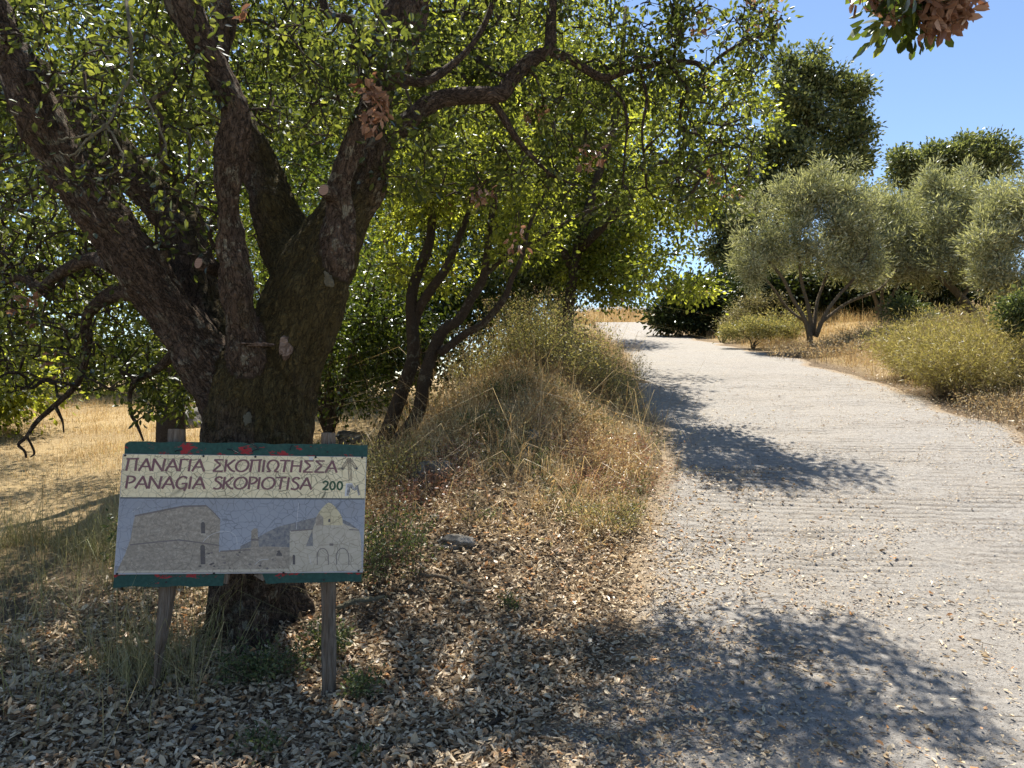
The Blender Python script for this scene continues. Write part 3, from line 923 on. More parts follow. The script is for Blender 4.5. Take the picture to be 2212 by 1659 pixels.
bare = np.concatenate([box_pts(-120, 290, 300, 850, 4.4, 6.2, 800, -.2), box_pts(880, 1650, -60, 430, 4.8, 5.8, 460, -.2), box_pts(300, 800, -40, 330, 4.6, 5.5, 120), box_pts(-20, 430, 60, 480, 3.3, 4.2, 130), box_pts(560, 900, 0, 330, 3.7, 4.5, 70), box_pts(330, 480, 380, 560, 3.9, 4.4, 40)])
ch1 = grow(oak_nodes, np.concatenate([leafy, over]), step=.14, rmax=.022)
nodes2 = np.concatenate([oak_nodes] + [c[0] for c in ch1[:700]])
ch2 = grow(nodes2, bare, step=.09, wig=.24, rmax=.014, r0=.0026)
V, Q, T = tubes(ch1 + ch2, 4)
o = link("branch_network", make_mesh("branch_network", V - oak_base, Q, T, True), M['twig'], oak); o["kind"] = "stuff"
per1 = np.array([13 if c[0][-1][2] > 4.25 else (18 if c[0][-1][0] > .9 else 32) for c in ch1])
P1, D1, N1 = spray(ch1, per1, .05, .2, .25, .3)
P2, D2, N2 = spray(ch2, rng.integers(0, 9, len(ch2)), .05, .4, .25, .6)
P = np.concatenate([P1, P2]); D = np.concatenate([D1, D2]); N = np.concatenate([N1, N2])
ln = rng.uniform(.032, .06, len(P)); wd = ln * rng.uniform(.45, .62, len(P)); rn = rng.random(len(P))
# leaves nearest the lens, in view, become single pieces
uu = 1106 + P[:, 0] / P[:, 1] * FPX; vv = 830 - (P[:, 2] - CAMZ) / P[:, 1] * FPX
inview = (uu > 5) & (uu < 2205) & (vv > 5) & (vv < 1650)
cand = np.where(inview)[0]
pick = cand[np.argsort(P[cand, 1])[:300]]
rest = np.ones(len(P), bool); rest[pick] = False
V, Q, r = leaf_geo(P[rest] - oak_base, D[rest], N[rest], ln[rest], wd[rest], rn[rest], True, .3, rng.uniform(-.15, .25, rest.sum()))
crown = link("crown", make_mesh("crown", V, Q, attrs={"rnd": r}), M['near_shaded_leaf'], oak)


def leaf_variants(mat, k, aspect, fold, curls):
    out = []
    for i in range(k):
        V, Q, r = leaf_geo(np.zeros((1, 3)), np.array([[1., 0, 0]]), np.array([[0, 0, 1.]]), 1.0, aspect, np.array([(i + .5) / k]), True, fold, curls[i % len(curls)])
        me = make_mesh("leaf", V, Q, attrs={"rnd": r}); me.materials.append(M[mat]); out.append(me)
    return out


def place_leaves(pos, Dv, Nv, L, variants, parent, rn, name="leaf"):
    Dv = nrm(Dv); S = nrm(np.cross(Dv, Nv)); Nn = np.cross(S, Dv)
    for i in range(len(pos)):
        me = variants[min(len(variants) - 1, int(rn[i] * len(variants)))]
        o = bpy.data.objects.new(name, me); COL.objects.link(o); o.parent = parent
        x, y, z = Dv[i] * L[i], -S[i] * L[i], Nn[i] * L[i]
        o.matrix_local = Matrix(((x[0], y[0], z[0], pos[i][0]), (x[1], y[1], z[1], pos[i][1]), (x[2], y[2], z[2], pos[i][2]), (0, 0, 0, 1)))


place_leaves(P[pick] - oak_base, D[pick], N[pick], ln[pick], leaf_variants('near_shaded_leaf', 6, .55, .3, [0, .15, -.1]), crown, rn[pick])

# dead leaf bunches on the oak
def dead_bunch(parent, base, u, v, D, n, sp, L=(.045, .075)):
    c = W(u, v, D)
    P = c + np.clip(rng.normal(size=(n, 3)), -1.5, 1.5) * sp
    Dv = nrm(rng.normal(size=(n, 3)) * .7 + np.array([0, -.3, -.6])); Nv = rng.normal(size=(n, 3))
    ln = rng.uniform(*L, n)
    V, Q, r = leaf_geo(P - base, Dv, Nv, ln, ln * .5, rng.random(n), True, .5, rng.uniform(-.2, .3, n))
    top = c + np.array([rng.normal() * .03, .05, sp[2] * 3 + .05])
    tv = tubes([(np.array([top, (top + q) / 2 + rng.normal(size=3) * .01, q]), np.array([.0028, .002, .0012])) for q in P[::4]], 4)
    ob_ = link("twig", make_mesh("twig", tv[0] - base, tv[1], tv[2]), M['twig'], parent); ob_["kind"] = "stuff"
    o = link("dead_leaf_bunch", make_mesh("dead_leaf_bunch", V, Q, attrs={"rnd": r}), M['dead_leaf'], parent); o["kind"] = "stuff"


for (u, v, D, n, sx, sz) in [(790, 190, 3.9, 30, .035, .03), (820, 225, 3.9, 34, .03, .035), (805, 262, 3.9, 26, .03, .03), (1040, 420, 5.0, 34, .05, .03), 
                              (525, 35, 3.7, 5, .012, .02), (1155, 245, 5.2, 22, .05, .05), (1270, 340, 5.3, 40, .06, .06), (60, 660, 5, 26, .05, .07), (140, 790, 5.2, 26, .06, .07), (1545, 390, 5.6, 18, .05, .03), (1500, 60, 5.4, 24, .08, .03), (1640, 25, 5.4, 40, .1, .06), (1120, 530, 5.6, 20, .05, .08), (1590, 420, 5.8, 16, .05, .03)]:
    dead_bunch(oak, oak_base, u, v, D, n, np.array([sx, sx, sz]))

# bare lichen covered twig hanging in front
def z2(pts, D):
    return np.array([W(x * .4688, y * .4688, D + d) for x, y, d in pts])


tw = [([(560, -120, .3), (585, 20, .1), (595, 140, .0), (605, 250, 0), (600, 350, 0), (545, 470, 0), (500, 570, -.03), (420, 620, -.05), (330, 640, -.06), (275, 640, -.08)], 9),
      ([(500, 580, -.03), (400, 650, .0), (330, 720, .02), (280, 700, .04)], 6),
      ([(500, 590, -.03), (530, 650, -.05), (570, 730, -.06), (545, 790, -.07), (465, 805, -.08)], 5.5),
      ([(600, 345, 0), (660, 420, .03), (700, 510, .05), (740, 600, .06), (765, 710, .07), (720, 760, .07), (690, 800, .07)], 6),
      ([(490, 600, -.03), (500, 680, 0), (470, 760, .02)], 4), ([(1030, 555, .9), (960, 520, .8), (860, 480, .7), (750, 430, .6)], 7),
      ([(605, 260, 0), (520, 200, .1), (430, 190, .15)], 4), ([(420, 620, -.05), (370, 690, -.05), (350, 735, -.04)], 4), ([(545, 470, 0), (620, 480, .02), (690, 465, .05)], 3.5)]
chs = []
for pts, w in tw:
    c = smooth_chain(np.c_[z2(pts, 3.1), np.linspace(w, w * .45, len(pts)) * .4688 * 3.1 / FPX * 1.0], 4)
    chs.append((c[:, :3] + rng.normal(size=(len(c), 3)) * .003, c[:, 3]))
V, Q, T = tubes(chs, 6, True)
o = link("dead_branch", make_mesh("dead_branch", V - oak_base, Q, T, True), M['lichen_twig'], oak); o["label"] = "bare pale twig crusted with lichen"

# ================================================================== MULTI-STEM OAK ON THE BANK
DS = 8.7
sb = np.array([W(830, 975, DS)[0], DS, 0]); sb[2] = H1(sb[0], sb[1])
sv_ = lambda rows: to_chain([(u, v, DS + d, w * .84) for u, v, d, w in rows], 5)
stems = [sv_([(812, 1010, 0, 52), (822, 970, 0, 44), (842, 917, 0, 40), (871, 838, 0, 37), (892, 772, 0, 36), (890, 701, 0, 33), (888, 650, 0, 30), (897, 605, .1, 28), (923, 539, .2, 26), (933, 469, .3, 22), (928, 328, .4, 17), (925, 230, .5, 13), (960, 80, .6, 9)]),
         sv_([(840, 1000, -.1, 46), (850, 967, -.1, 40), (901, 897, -.15, 36), (917, 813, -.2, 33), (942, 742, -.2, 31), (962, 710, -.2, 29), (990, 692, -.2, 27), (1017, 647, -.2, 25), (1045, 595, -.2, 22), (1059, 483, -.1, 17), (1075, 380, 0, 12), (1090, 260, .1, 8)]),
         sv_([(893, 705, 0, 26), (905, 668, 0, 27), (933, 623, -.1, 25), (965, 577, -.1, 23), (984, 530, -.1, 20), (1012, 459, 0, 15), (1040, 340, .1, 10)]),
         sv_([(950, 765, -.25, 22), (1005, 722, -.3, 21), (1046, 697, -.35, 20), (1088, 647, -.4, 18), (1106, 600, -.4, 15), (1125, 562, -.4, 13), (1150, 470, -.3, 9), (1200, 380, -.2, 6)]),
         sv_([(1040, 600, -.2, 16), (1101, 548, -.1, 14), (1160, 520, .1, 11), (1240, 470, .3, 8), (1330, 430, .5, 5)])]
att = np.concatenate([box_pts(840, 1120, 60, 480, 8.2, 10.2, 200, .0), box_pts(1050, 1200, 340, 560, 8.3, 9.4, 45, .1), box_pts(830, 1000, 380, 640, 8.6, 10.2, 50, .1)])
tree("oak_tree", "slender oak with several leaning bare stems on the bank right of the sign", sb, stems, att, 'oak_leaf', 66, .12, (.04, .072), .58, True, dead=.05, step=.25, rmax=.02)

# oak whose foliage hangs over the track's left edge
ob = np.array([.9, 12.2, 0]); ob[2] = H1(ob[0], ob[1])
def lift(base, rows, sub=4):
    return smooth_chain(np.array([[base[0] + x, base[1] + y, base[2] + z, r] for x, y, z, r in rows]), sub)


stems = [lift(ob, [(0, 0, -.2, .11), (.05, -.05, .8, .09), (.2, -.2, 1.8, .08), (.5, -.4, 2.9, .07), (.8, -.4, 4.0, .06), (1.0, 0, 5.8, .03)]),
         lift(ob, [(.2, -.2, 1.7, .08), (.8, -1.2, 2.2, .065), (1.4, -2.2, 2.7, .05), (1.9, -2.8, 3.4, .03)]),
         lift(ob, [(.1, -.1, 1.4, .07), (-.4, -.3, 2.4, .06), (-.7, -.2, 3.6, .05), (-.8, 0, 5, .03)])]
att = np.concatenate([box_pts(1230, 1400, 200, 640, 11.8, 13.6, 210, .0), box_pts(1290, 1395, 470, 660, 11.6, 12.8, 70, -.1), box_pts(1390, 1540, 330, 640, 9.2, 10.0, 66, .15), box_pts(1390, 1540, 150, 430, 9.0, 9.8, 44, .15), box_pts(1540, 1670, 150, 400, 9.0, 9.6, 14, .1), box_pts(1080, 1300, 120, 600, 12.0, 14, 230, .0), box_pts(1100, 1300, -60, 160, 12.0, 13.8, 60, .0)])
tree("oak_tree", "bright backlit oak whose green foliage hangs over the left edge of the track", ob, stems, att, 'oak_leaf', 74, .12, (.043, .078), .6, True, dead=.05, step=.3, rmax=.03)

# ================================================================== BACKGROUND TREES, LEFT
def round_tree(label, x, y, h, rad, low, leaf, n, per, L, wr=.55, spread=.2, trunk=.16, lean=(0, 0), name="oak_tree", squash=1.0, extra=None, cat="tree", bark='bark_far', rndpow=1.0, group=None, full=False, gap=-.3):
    b = np.array([x, y, H1(x, y)])
    lx, ly = lean
    ch_ = h - low
    stems = [lift(b, [(0, 0, -.3, trunk * 1.3), (lx * .1, ly * .1, low * .5, trunk), (lx * .3, ly * .3, low + ch_ * .2, trunk * .8), (lx * .6, ly * .6, low + ch_ * .5, trunk * .5), (lx, ly, h * .92, trunk * .2)])]
    for k in range(4):
        a = k * 1.57 + rng.random()
        rr = rad * .6
        stems.append(lift(b, [(lx * .25, ly * .25, low * .8, trunk * .55), (lx * .4 + math.cos(a) * rr * .5, ly * .4 + math.sin(a) * rr * .5, low + ch_ * .3, trunk * .35), (lx * .5 + math.cos(a) * rr, ly * .5 + math.sin(a) * rr, low + ch_ * .55, trunk * .15)]))
    c = b + np.array([lx * .6, ly * .6, low + ch_ * .5])
    pts = [ell_pts(c, (rad, rad * squash, ch_ * .55), int(n * .55), .4, gap, .8)]
    for k in range(7):
        d = nrm(rng.normal(size=3)); d[2] *= .6
        pts.append(ell_pts(c + d * np.array([rad, rad * squash, ch_ * .5]) * .7, np.array([rad, rad * squash, ch_ * .6]) * .38, int(n * .065), .5, -.5))
    if extra is not None: pts.append(extra)
    return tree(name, label, b, stems, np.concatenate(pts), leaf, per, spread, L, wr, full, cat, group, bark, step=.4, rmax=.04, rndpow=rndpow, r0=.004)


G_L = "trees beyond the oak at the left"
round_tree("leafy oak filling the left edge beyond the field's near corner", -11.3, 14.5, 6.5, 3.0, .2, 'shade_toned_leaf', 260, 42, (.09, .14), spread=.22, group=G_L)
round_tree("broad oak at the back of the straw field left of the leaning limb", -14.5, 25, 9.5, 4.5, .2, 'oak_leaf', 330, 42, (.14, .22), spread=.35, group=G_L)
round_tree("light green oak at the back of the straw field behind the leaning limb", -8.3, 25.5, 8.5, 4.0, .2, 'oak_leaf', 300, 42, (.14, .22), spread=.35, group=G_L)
round_tree("tall oak just behind the forked trunk, its crown high over the field", -4.15, 8.9, 7.4, 3.4, 2.7, 'shade_toned_leaf', 460, 60, (.045, .08), spread=.17, trunk=.15, group=G_L, full=True)
round_tree("dense dark bush oak right behind the forked trunk", -3.0, 12.0, 4.4, 1.9, .15, 'shade_toned_leaf', 260, 50, (.06, .1), spread=.16, trunk=.1, group=G_L)
round_tree("oak standing behind the slender stems on the bank", -2.2, 18, 9.0, 3.3, .3, 'shade_toned_leaf', 320, 46, (.1, .16), spread=.26, group=G_L)
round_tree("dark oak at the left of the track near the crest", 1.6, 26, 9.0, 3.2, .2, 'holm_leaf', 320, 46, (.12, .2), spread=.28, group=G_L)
round_tree("dense shady bush behind the bases of the slender stems", -1.7, 13.6, 3.6, 1.9, .05, 'shade_toned_leaf', 220, 46, (.08, .13), spread=.2, trunk=.08, name="thicket", cat="bush", group="thickets around the field")
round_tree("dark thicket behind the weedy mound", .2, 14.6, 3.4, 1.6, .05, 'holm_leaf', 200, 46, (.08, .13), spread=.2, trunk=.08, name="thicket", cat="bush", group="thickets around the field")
round_tree("high oak crown showing between the upper limbs at top left", -9.0, 11.5, 8.5, 3.6, 3.2, 'shade_toned_leaf', 380, 50, (.06, .11), spread=.22, group=G_L)
round_tree("tall oak far behind the two left limbs", -10.5, 31, 15.5, 5.2, 2.0, 'shade_toned_leaf', 420, 46, (.18, .28), spread=.4, group=G_L)
round_tree("tall oak behind the fork of the old trunk", -4.2, 25, 15, 4.6, 2.0, 'shade_toned_leaf', 420, 46, (.15, .24), spread=.35, group=G_L)
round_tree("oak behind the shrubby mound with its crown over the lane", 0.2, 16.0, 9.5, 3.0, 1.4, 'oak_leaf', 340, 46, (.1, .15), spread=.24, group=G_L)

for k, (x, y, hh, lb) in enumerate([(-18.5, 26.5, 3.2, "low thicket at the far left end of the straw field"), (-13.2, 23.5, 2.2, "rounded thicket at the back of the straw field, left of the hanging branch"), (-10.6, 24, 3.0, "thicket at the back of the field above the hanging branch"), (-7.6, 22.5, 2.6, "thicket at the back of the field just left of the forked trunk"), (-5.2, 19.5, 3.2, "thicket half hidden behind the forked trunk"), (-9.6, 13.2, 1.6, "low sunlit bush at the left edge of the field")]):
    round_tree(lb, x, y, hh, [2.6, 2.2, 2.2, 2.2, 2.2, 1.3][k], .05, 'oak_leaf' if k % 2 else 'shade_toned_leaf', 150, 42, (.1, .16), spread=.22, trunk=.06, name="thicket", cat="bush", group="thickets around the field")

# ================================================================== RIGHT SIDE TREES
def px_ell(u, v, D, ru, rv, n, depth=None, **k):
    return ell_pts(W(u, v, D), (ru * D / FPX, (depth or ru) * D / FPX, rv * D / FPX), n, **k)


def clumpy(u, v, D, ru, rv, n, sub=7, size=.42, depth=None, flat=.8):
    """a ragged mass: sub-clumps spread over an ellipsoid, so its outline is uneven and sky shows between"""
    c = W(u, v, D); r = np.array([ru, depth or ru, rv]) * D / FPX
    out = [ell_pts(c, r * .55, int(n * .2), .6, -.4)]
    for q in range(sub):
        d = nrm(rng.normal(size=3)); d[1] *= .7
        k = size * rng.uniform(.65, 1.3)
        out.append(ell_pts(c + d * r * rng.uniform(.5, 1.08), r * k * np.array([1, 1, flat]), int(n * .8 / sub * k / size), .5, -.45))
    return np.concatenate(out)


# tall dark evergreen oak
DT = 36.0
tb = np.array([W(1650, 690, DT)[0], DT, 0]); tb[2] = H1(tb[0], tb[1])
tc = lambda rows: to_chain([(u, v, DT, w) for u, v, w in rows], 4)
stems = [tc([(1652, 720, 26), (1655, 600, 20), (1680, 480, 18), (1720, 350, 14), (1750, 230, 9), (1760, 130, 4)]), tc([(1660, 560, 14), (1610, 500, 10), (1560, 520, 7), (1540, 545, 4)]), tc([(1700, 430, 10), (1780, 380, 7), (1830, 330, 4)]), tc([(1690, 480, 9), (1650, 400, 7), (1640, 330, 4)])]
att = np.concatenate([clumpy(1852, 190, DT, 26, 24, 26), clumpy(1868, 275, DT, 24, 28, 26), clumpy(1700, 135, DT, 26, 22, 22), clumpy(1858, 350, DT, 28, 26, 26), clumpy(1590, 500, DT, 60, 50, 60), clumpy(1750, 160, DT, 58, 48, 62), clumpy(1800, 175, DT, 55, 45, 60), clumpy(1700, 220, DT, 75, 55, 80), clumpy(1830, 235, DT, 38, 45, 40), clumpy(1770, 250, DT, 60, 55, 60), clumpy(1700, 300, DT, 90, 55, 90), clumpy(1805, 310, DT, 60, 50, 60), clumpy(1740, 360, DT, 105, 55, 110), clumpy(1660, 400, DT, 100, 80, 130), clumpy(1800, 380, DT, 65, 60, 70), clumpy(1610, 470, DT, 95, 70, 110), clumpy(1560, 545, DT, 55, 42, 55), clumpy(1650, 560, DT, 90, 60, 60)])
tree("holm_oak", "tallest dark evergreen oak rising behind the olive trees on the right", tb, stems, att, 'holm_leaf', 40, .26, (.17, .28), .5, step=.6, rmax=.06, r0=.007, up=.4)
DT = 42.0
tb = np.array([W(2060, 600, DT)[0], DT, 0]); tb[2] = H1(tb[0], tb[1])
stems = [tc([(2058, 640, 22), (2058, 520, 18), (2050, 430, 14), (2060, 360, 8)]), tc([(2055, 480, 12), (1990, 420, 8), (1950, 370, 4)]), tc([(2055, 470, 12), (2110, 400, 8), (2140, 350, 4)])]
att = np.concatenate([clumpy(1945, 372, DT, 40, 36, 70), clumpy(1990, 352, DT, 46, 46, 90), clumpy(2040, 365, DT, 48, 42, 95), clumpy(2085, 348, DT, 46, 44, 85), clumpy(2130, 340, DT, 50, 42, 90), clumpy(2165, 355, DT, 26, 24, 22), clumpy(2060, 420, DT, 100, 40, 100), clumpy(2020, 480, DT, 90, 45, 80), clumpy(2110, 480, DT, 80, 45, 70), clumpy(1880, 425, DT, 30, 25, 22), clumpy(2185, 320, DT, 25, 18, 14)])
tree("holm_oak", "rounded dark evergreen oak low on the skyline at the far right", tb, stems, att, 'holm_leaf', 40, .26, (.17, .28), .5, step=.6, rmax=.06, r0=.007, up=.4)

# olive trees
def olive(label, D, stems_px, ells, per=58, base=None, Lr=(.09, .165)):
    st = [to_chain([(u, v, D + d, w * .78) for u, v, d, w in s], 4) for s in stems_px]
    b = np.array([st[0][0, 0], st[0][0, 1], 0]); b[2] = H1(b[0], b[1])
    for s in st: s[:, 2] += 0
    st[0][0, 2] = min(st[0][0, 2], b[2] - .2)
    att = np.concatenate([clumpy(u, v, D, ru * 1.05, rv * 1.05, int(n * 1.15), 15, .34, flat=1.1) for u, v, ru, rv, n in ells])
    k = rng.random(len(att)) < .22            # shoots that rise out of the crown
    up = att[k] + np.stack([rng.normal(size=k.sum()) * .12, rng.normal(size=k.sum()) * .12, rng.uniform(.15, .55, k.sum())], 1)
    att = np.concatenate([att, up])
    return tree("olive_tree", label, b, st, att, 'olive_leaf', per, .11, Lr, .21, cat="tree", bark='olive_bark', twig='olive_bark', step=.35, rmax=.035, group="olive trees on the right of the track", r0=.003, droop=-.35, up=.1, fold=.1)


olive("grey-green olive with fanning stems beside the track, first on the right", 20,
      [[(1752, 735, 0, 18), (1738, 690, 0, 12), (1712, 645, 0, 10), (1690, 600, 0, 9), (1655, 555, 0, 6), (1630, 500, 0, 4)],
       [(1756, 725, .1, 14), (1745, 660, .2, 10), (1730, 600, .3, 8), (1728, 520, .3, 6), (1740, 440, .3, 4)],
       [(1762, 728, 0, 14), (1785, 675, -.2, 10), (1815, 635, -.2, 9), (1850, 595, -.2, 7), (1880, 530, -.2, 4)],
       [(1758, 718, .1, 12), (1766, 650, .3, 9), (1787, 590, .4, 8), (1795, 510, .4, 5)],
       [(1770, 700, 0, 10), (1830, 655, .3, 9), (1900, 625, .3, 7), (1935, 585, .3, 5)], [(1745, 700, .2, 9), (1700, 665, .5, 7), (1660, 610, .7, 5), (1610, 570, .7, 3)]],
      [(1735, 470, 125, 90, 190), (1750, 410, 60, 45, 50), (1650, 530, 62, 70, 80), (1830, 510, 75, 85, 100), (1740, 570, 130, 45, 70), (1620, 590, 38, 34, 28), (1860, 590, 50, 45, 40), (1790, 430, 60, 50, 50)])
olive("pale olive further back, filling the gap between the first two olives", 26,
      [[(1895, 690, 0, 14), (1890, 620, 0, 10), (1870, 540, 0, 6)], [(1897, 680, 0, 10), (1920, 600, 0, 8), (1945, 520, 0, 5)]],
      [(1880, 500, 80, 70, 90), (1955, 480, 80, 65, 90), (1900, 570, 110, 50, 80), (1995, 450, 50, 45, 40)], per=70)
olive("grey-green olive between the first olive and the leaning olive", 22,
      [[(1900, 700, 0, 14), (1895, 660, 0, 11), (1880, 620, 0, 9), (1860, 570, 0, 6)], [(1905, 690, 0, 12), (1927, 640, 0, 9), (1955, 585, 0, 6)], [(1900, 690, .2, 9), (1905, 640, .3, 8), (1910, 540, .3, 5)]],
      [(1915, 500, 75, 80, 100), (1965, 520, 80, 80, 100), (1890, 450, 45, 40, 30), (1930, 590, 95, 42, 50), (1990, 590, 50, 45, 40)])
olive("olive with a thick leaning trunk above the yellow broom", 21,
      [[(2112, 690, 0, 30), (2082, 650, 0, 22), (2045, 612, 0, 17), (2010, 590, 0, 10), (1970, 580, 0, 6)], [(2050, 618, 0, 13), (2060, 570, .2, 10), (2080, 500, .2, 6)], [(2075, 645, 0, 12), (2120, 590, 0, 9), (2160, 530, 0, 6)]],
      [(2060, 470, 105, 85, 160), (2010, 540, 70, 65, 70), (2125, 510, 90, 85, 110), (2070, 570, 110, 42, 60), (2030, 420, 50, 40, 35)])
olive("olive crown cut off by the right edge of the picture", 18,
      [[(2270, 720, 0, 26), (2255, 640, 0, 18), (2235, 580, 0, 13), (2210, 490, 0, 7)], [(2258, 650, 0, 13), (2190, 600, 0, 10), (2150, 560, 0, 6)], [(2250, 620, 0, 12), (2300, 540, 0, 8)]],
      [(2215, 430, 90, 80, 130), (2180, 530, 85, 85, 120), (2290, 480, 95, 110, 110), (2220, 610, 95, 42, 60), (2150, 600, 50, 40, 40)])

def bush(name, label, u, v, D, ells, leaf, per, spread, L, wr=.5, cat="bush", group=None, twig='twig', **k):
    b = np.array([(u - 1106) / FPX * D, D, 0]); b[2] = H1(b[0], b[1])
    st = []
    for q in range(6):
        a = rng.random() * 6.28; rr = rng.uniform(.2, .6) * ells[0][2] * D / FPX
        hh = ells[0][3] * D / FPX * rng.uniform(.6, 1.1)
        st.append(lift(b, [(0, 0, -.1, .03), (math.cos(a) * rr * .4, math.sin(a) * rr * .4, hh * .5, .02), (math.cos(a) * rr, math.sin(a) * rr, hh, .008)], 3))
    att = np.concatenate([px_ell(uu_, vv_, D, ru, rv, n, shell=.5, gap=-.5) for uu_, vv_, ru, rv, n in ells])
    gz = H(att[:, 0], att[:, 1]); att[:, 2] = np.maximum(att[:, 2], gz + .08)
    return tree(name, label, b, st, att, leaf, per, spread, L, wr, cat=cat, group=group, twig=twig, sides=5, tsides=3, step=.3, tname="stem", rmax=.015, **k)


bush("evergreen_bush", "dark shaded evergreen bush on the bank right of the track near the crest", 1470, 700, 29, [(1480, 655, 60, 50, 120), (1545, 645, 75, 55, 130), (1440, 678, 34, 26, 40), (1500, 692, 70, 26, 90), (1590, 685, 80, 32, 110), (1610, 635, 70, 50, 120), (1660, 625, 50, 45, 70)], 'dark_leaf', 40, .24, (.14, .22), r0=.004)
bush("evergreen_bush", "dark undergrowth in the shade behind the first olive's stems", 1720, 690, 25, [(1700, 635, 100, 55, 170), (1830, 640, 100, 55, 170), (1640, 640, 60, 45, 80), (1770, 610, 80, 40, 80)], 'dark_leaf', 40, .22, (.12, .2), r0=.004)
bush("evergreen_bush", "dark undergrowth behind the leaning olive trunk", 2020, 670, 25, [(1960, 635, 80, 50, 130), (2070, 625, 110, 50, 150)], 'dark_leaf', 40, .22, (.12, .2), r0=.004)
bush("broom_shrub", "low olive-green shrub on the slope left of the first olive", 1625, 715, 21, [(1640, 706, 55, 20, 70), (1580, 716, 36, 14, 36), (1690, 712, 40, 16, 40)], 'shrub', 60, .1, (.05, .09), .35, cat="shrub")
bush("broom_shrub", "grey brush at the foot of the dark bush", 1560, 715, 24, [(1650, 650, 60, 35, 40), (1590, 690, 40, 25, 40)], 'sedge', 60, .12, (.06, .1), .3, cat="shrub")
bush("bramble", "green leafy bramble cut by the right edge above the broom", 2200, 720, 11, [(2200, 690, 34, 60, 60), (2210, 780, 28, 50, 40)], 'weed', 36, .07, (.05, .08), .6, cat="bush")
bush("leafy_shrub", "pale green leafy shrub between the olives and the broom", 1945, 690, 19, [(1950, 668, 34, 32, 40), (1985, 690, 30, 22, 30)], 'weed', 50, .12, (.07, .11), .5, cat="shrub")

# overhanging tree at the right, trunk outside the frame
rb_ = np.array([5.6, 2.2, 0]); rb_[2] = H1(*rb_[:2])
tp = W(1960, 30, 2.7)
stems = [smooth_chain(np.array([[5.6, 2.2, rb_[2] - .2, .19], [5.5, 2.2, 1.5, .15], [5.2, 2.3, 2.8, .12], [4.4, 2.5, 3.7, .08], [3.2, 2.7, 3.95, .045], [2.2, 2.75, 3.65, .02], [tp[0] + .1, tp[1], tp[2] + .2, .008]])),
         smooth_chain(np.array([[5.4, 2.25, 1.9, .1], [6.0, 2.4, 3.2, .08], [6.6, 2.6, 4.6, .05], [6.8, 2.7, 5.8, .02]])),
         smooth_chain(np.array([[5.2, 2.3, 2.8, .07], [5.0, 1.6, 3.8, .05], [4.9, 1.0, 4.9, .02]]))]
att = np.concatenate([box_pts(1900, 2010, -60, 85, 2.55, 2.85, 16, -.5), box_pts(1960, 2060, -140, -40, 2.5, 3.0, 8, -.5),
                      ell_pts((6.1, 2.4, 4.9), (1.6, 1.6, 1.4), 130), ell_pts((3.4, 2.6, 4.4), (1.0, .6, .35), 26)])
ovr, chv = tree("oak_tree", "oak overhanging the upper right corner with green and withered leaves", rb_, stems, att, 'shade_toned_leaf', 22, .045, (.045, .07), .6, True, step=.12, rmax=.02)
for (u, v, n, sx, sz) in [(2045, 12, 90, .045, .03), (2022, 45, 70, .03, .03), (2070, 30, 40, .025, .02), (1880, -2, 30, .035, .015), (1935, 22, 26, .02, .03), (2065, -10, 80, .05, .02), (2000, -5, 70, .04, .03)]:
    dead_bunch(ovr, rb_, u, v, 2.65, n, np.array([sx, sx, sz]), (.04, .065))

# ================================================================== SHRUBS, WEEDS
def stem_plant(name, label, base, n, h, rad, leaf, per, L, wr, lean=.5, cat="shrub", group=None, stem='dry_stick', sr=.0025, foot=.3, bend=.25, tmin=.3, full=False, spread=.02, head=0.0):
    base = np.array(base, float)
    root = empty(name, base); tag(root, label, cat, group)
    chs = []
    a = rng.uniform(0, 2 * math.pi, n); rr = np.sqrt(rng.random(n))
    for i in range(n):
        out = np.array([math.cos(a[i]), math.sin(a[i]), 0])
        s = base + out * rr[i] * rad * foot
        s[2] = H1(s[0], s[1]) - .01 if rad > .25 else base[2] - .01
        hh = h * rng.uniform(.55, 1.08)
        tip = s + out * rr[i] * rad * (1 - foot) + np.array([0, 0, hh * (1 - .35 * rr[i] * lean)]) + rng.normal(size=3) * .06 * h
        t = np.linspace(0, 1, 5)[:, None]
        pts = s + (tip - s) * t + out * (-np.sin(math.pi * t) * bend * rad * .4) + rng.normal(size=(5, 3)) * .012 * h
        pts[0] = s
        chs.append((pts, np.linspace(sr, sr * .4, 5)))
    V, Q, T = tubes(chs, 3)
    o = link("stem_cluster", make_mesh("stem_cluster", V - base, Q, T, True), M[stem], root); o["kind"] = "stuff"
    P, D, N = spray(chs, per, spread, tmin, .1, .5)
    ln = rng.uniform(L[0], L[1], len(P))
    V, Q, r = leaf_geo(P - base, D, N, ln, ln * wr, rng.random(len(P)), full, .2)
    o = link("foliage", make_mesh("foliage", V, Q, attrs={"rnd": r}), M[leaf], root); o["kind"] = "stuff"
    if head > 0:
        P = np.array([c[0][-1] for c in chs]); k = rng.random(len(P)) < head; P = P[k]
        P = np.repeat(P, 7, 0) + rng.normal(size=(len(P) * 7, 3)) * np.array([.012, .012, .02])
        ln = rng.uniform(.012, .022, len(P))
        V, Q, r = leaf_geo(P - base, rng.normal(size=P.shape) + np.array([0, 0, .6]), rng.normal(size=P.shape), ln, ln * .5, rng.random(len(P)), False)
        o = link("seed_heads", make_mesh("seed_heads", V, Q, attrs={"rnd": r}), M['straw'], root); o["kind"] = "stuff"
    return root


def gp(x, y):
    return np.array([x, y, H1(x, y)])


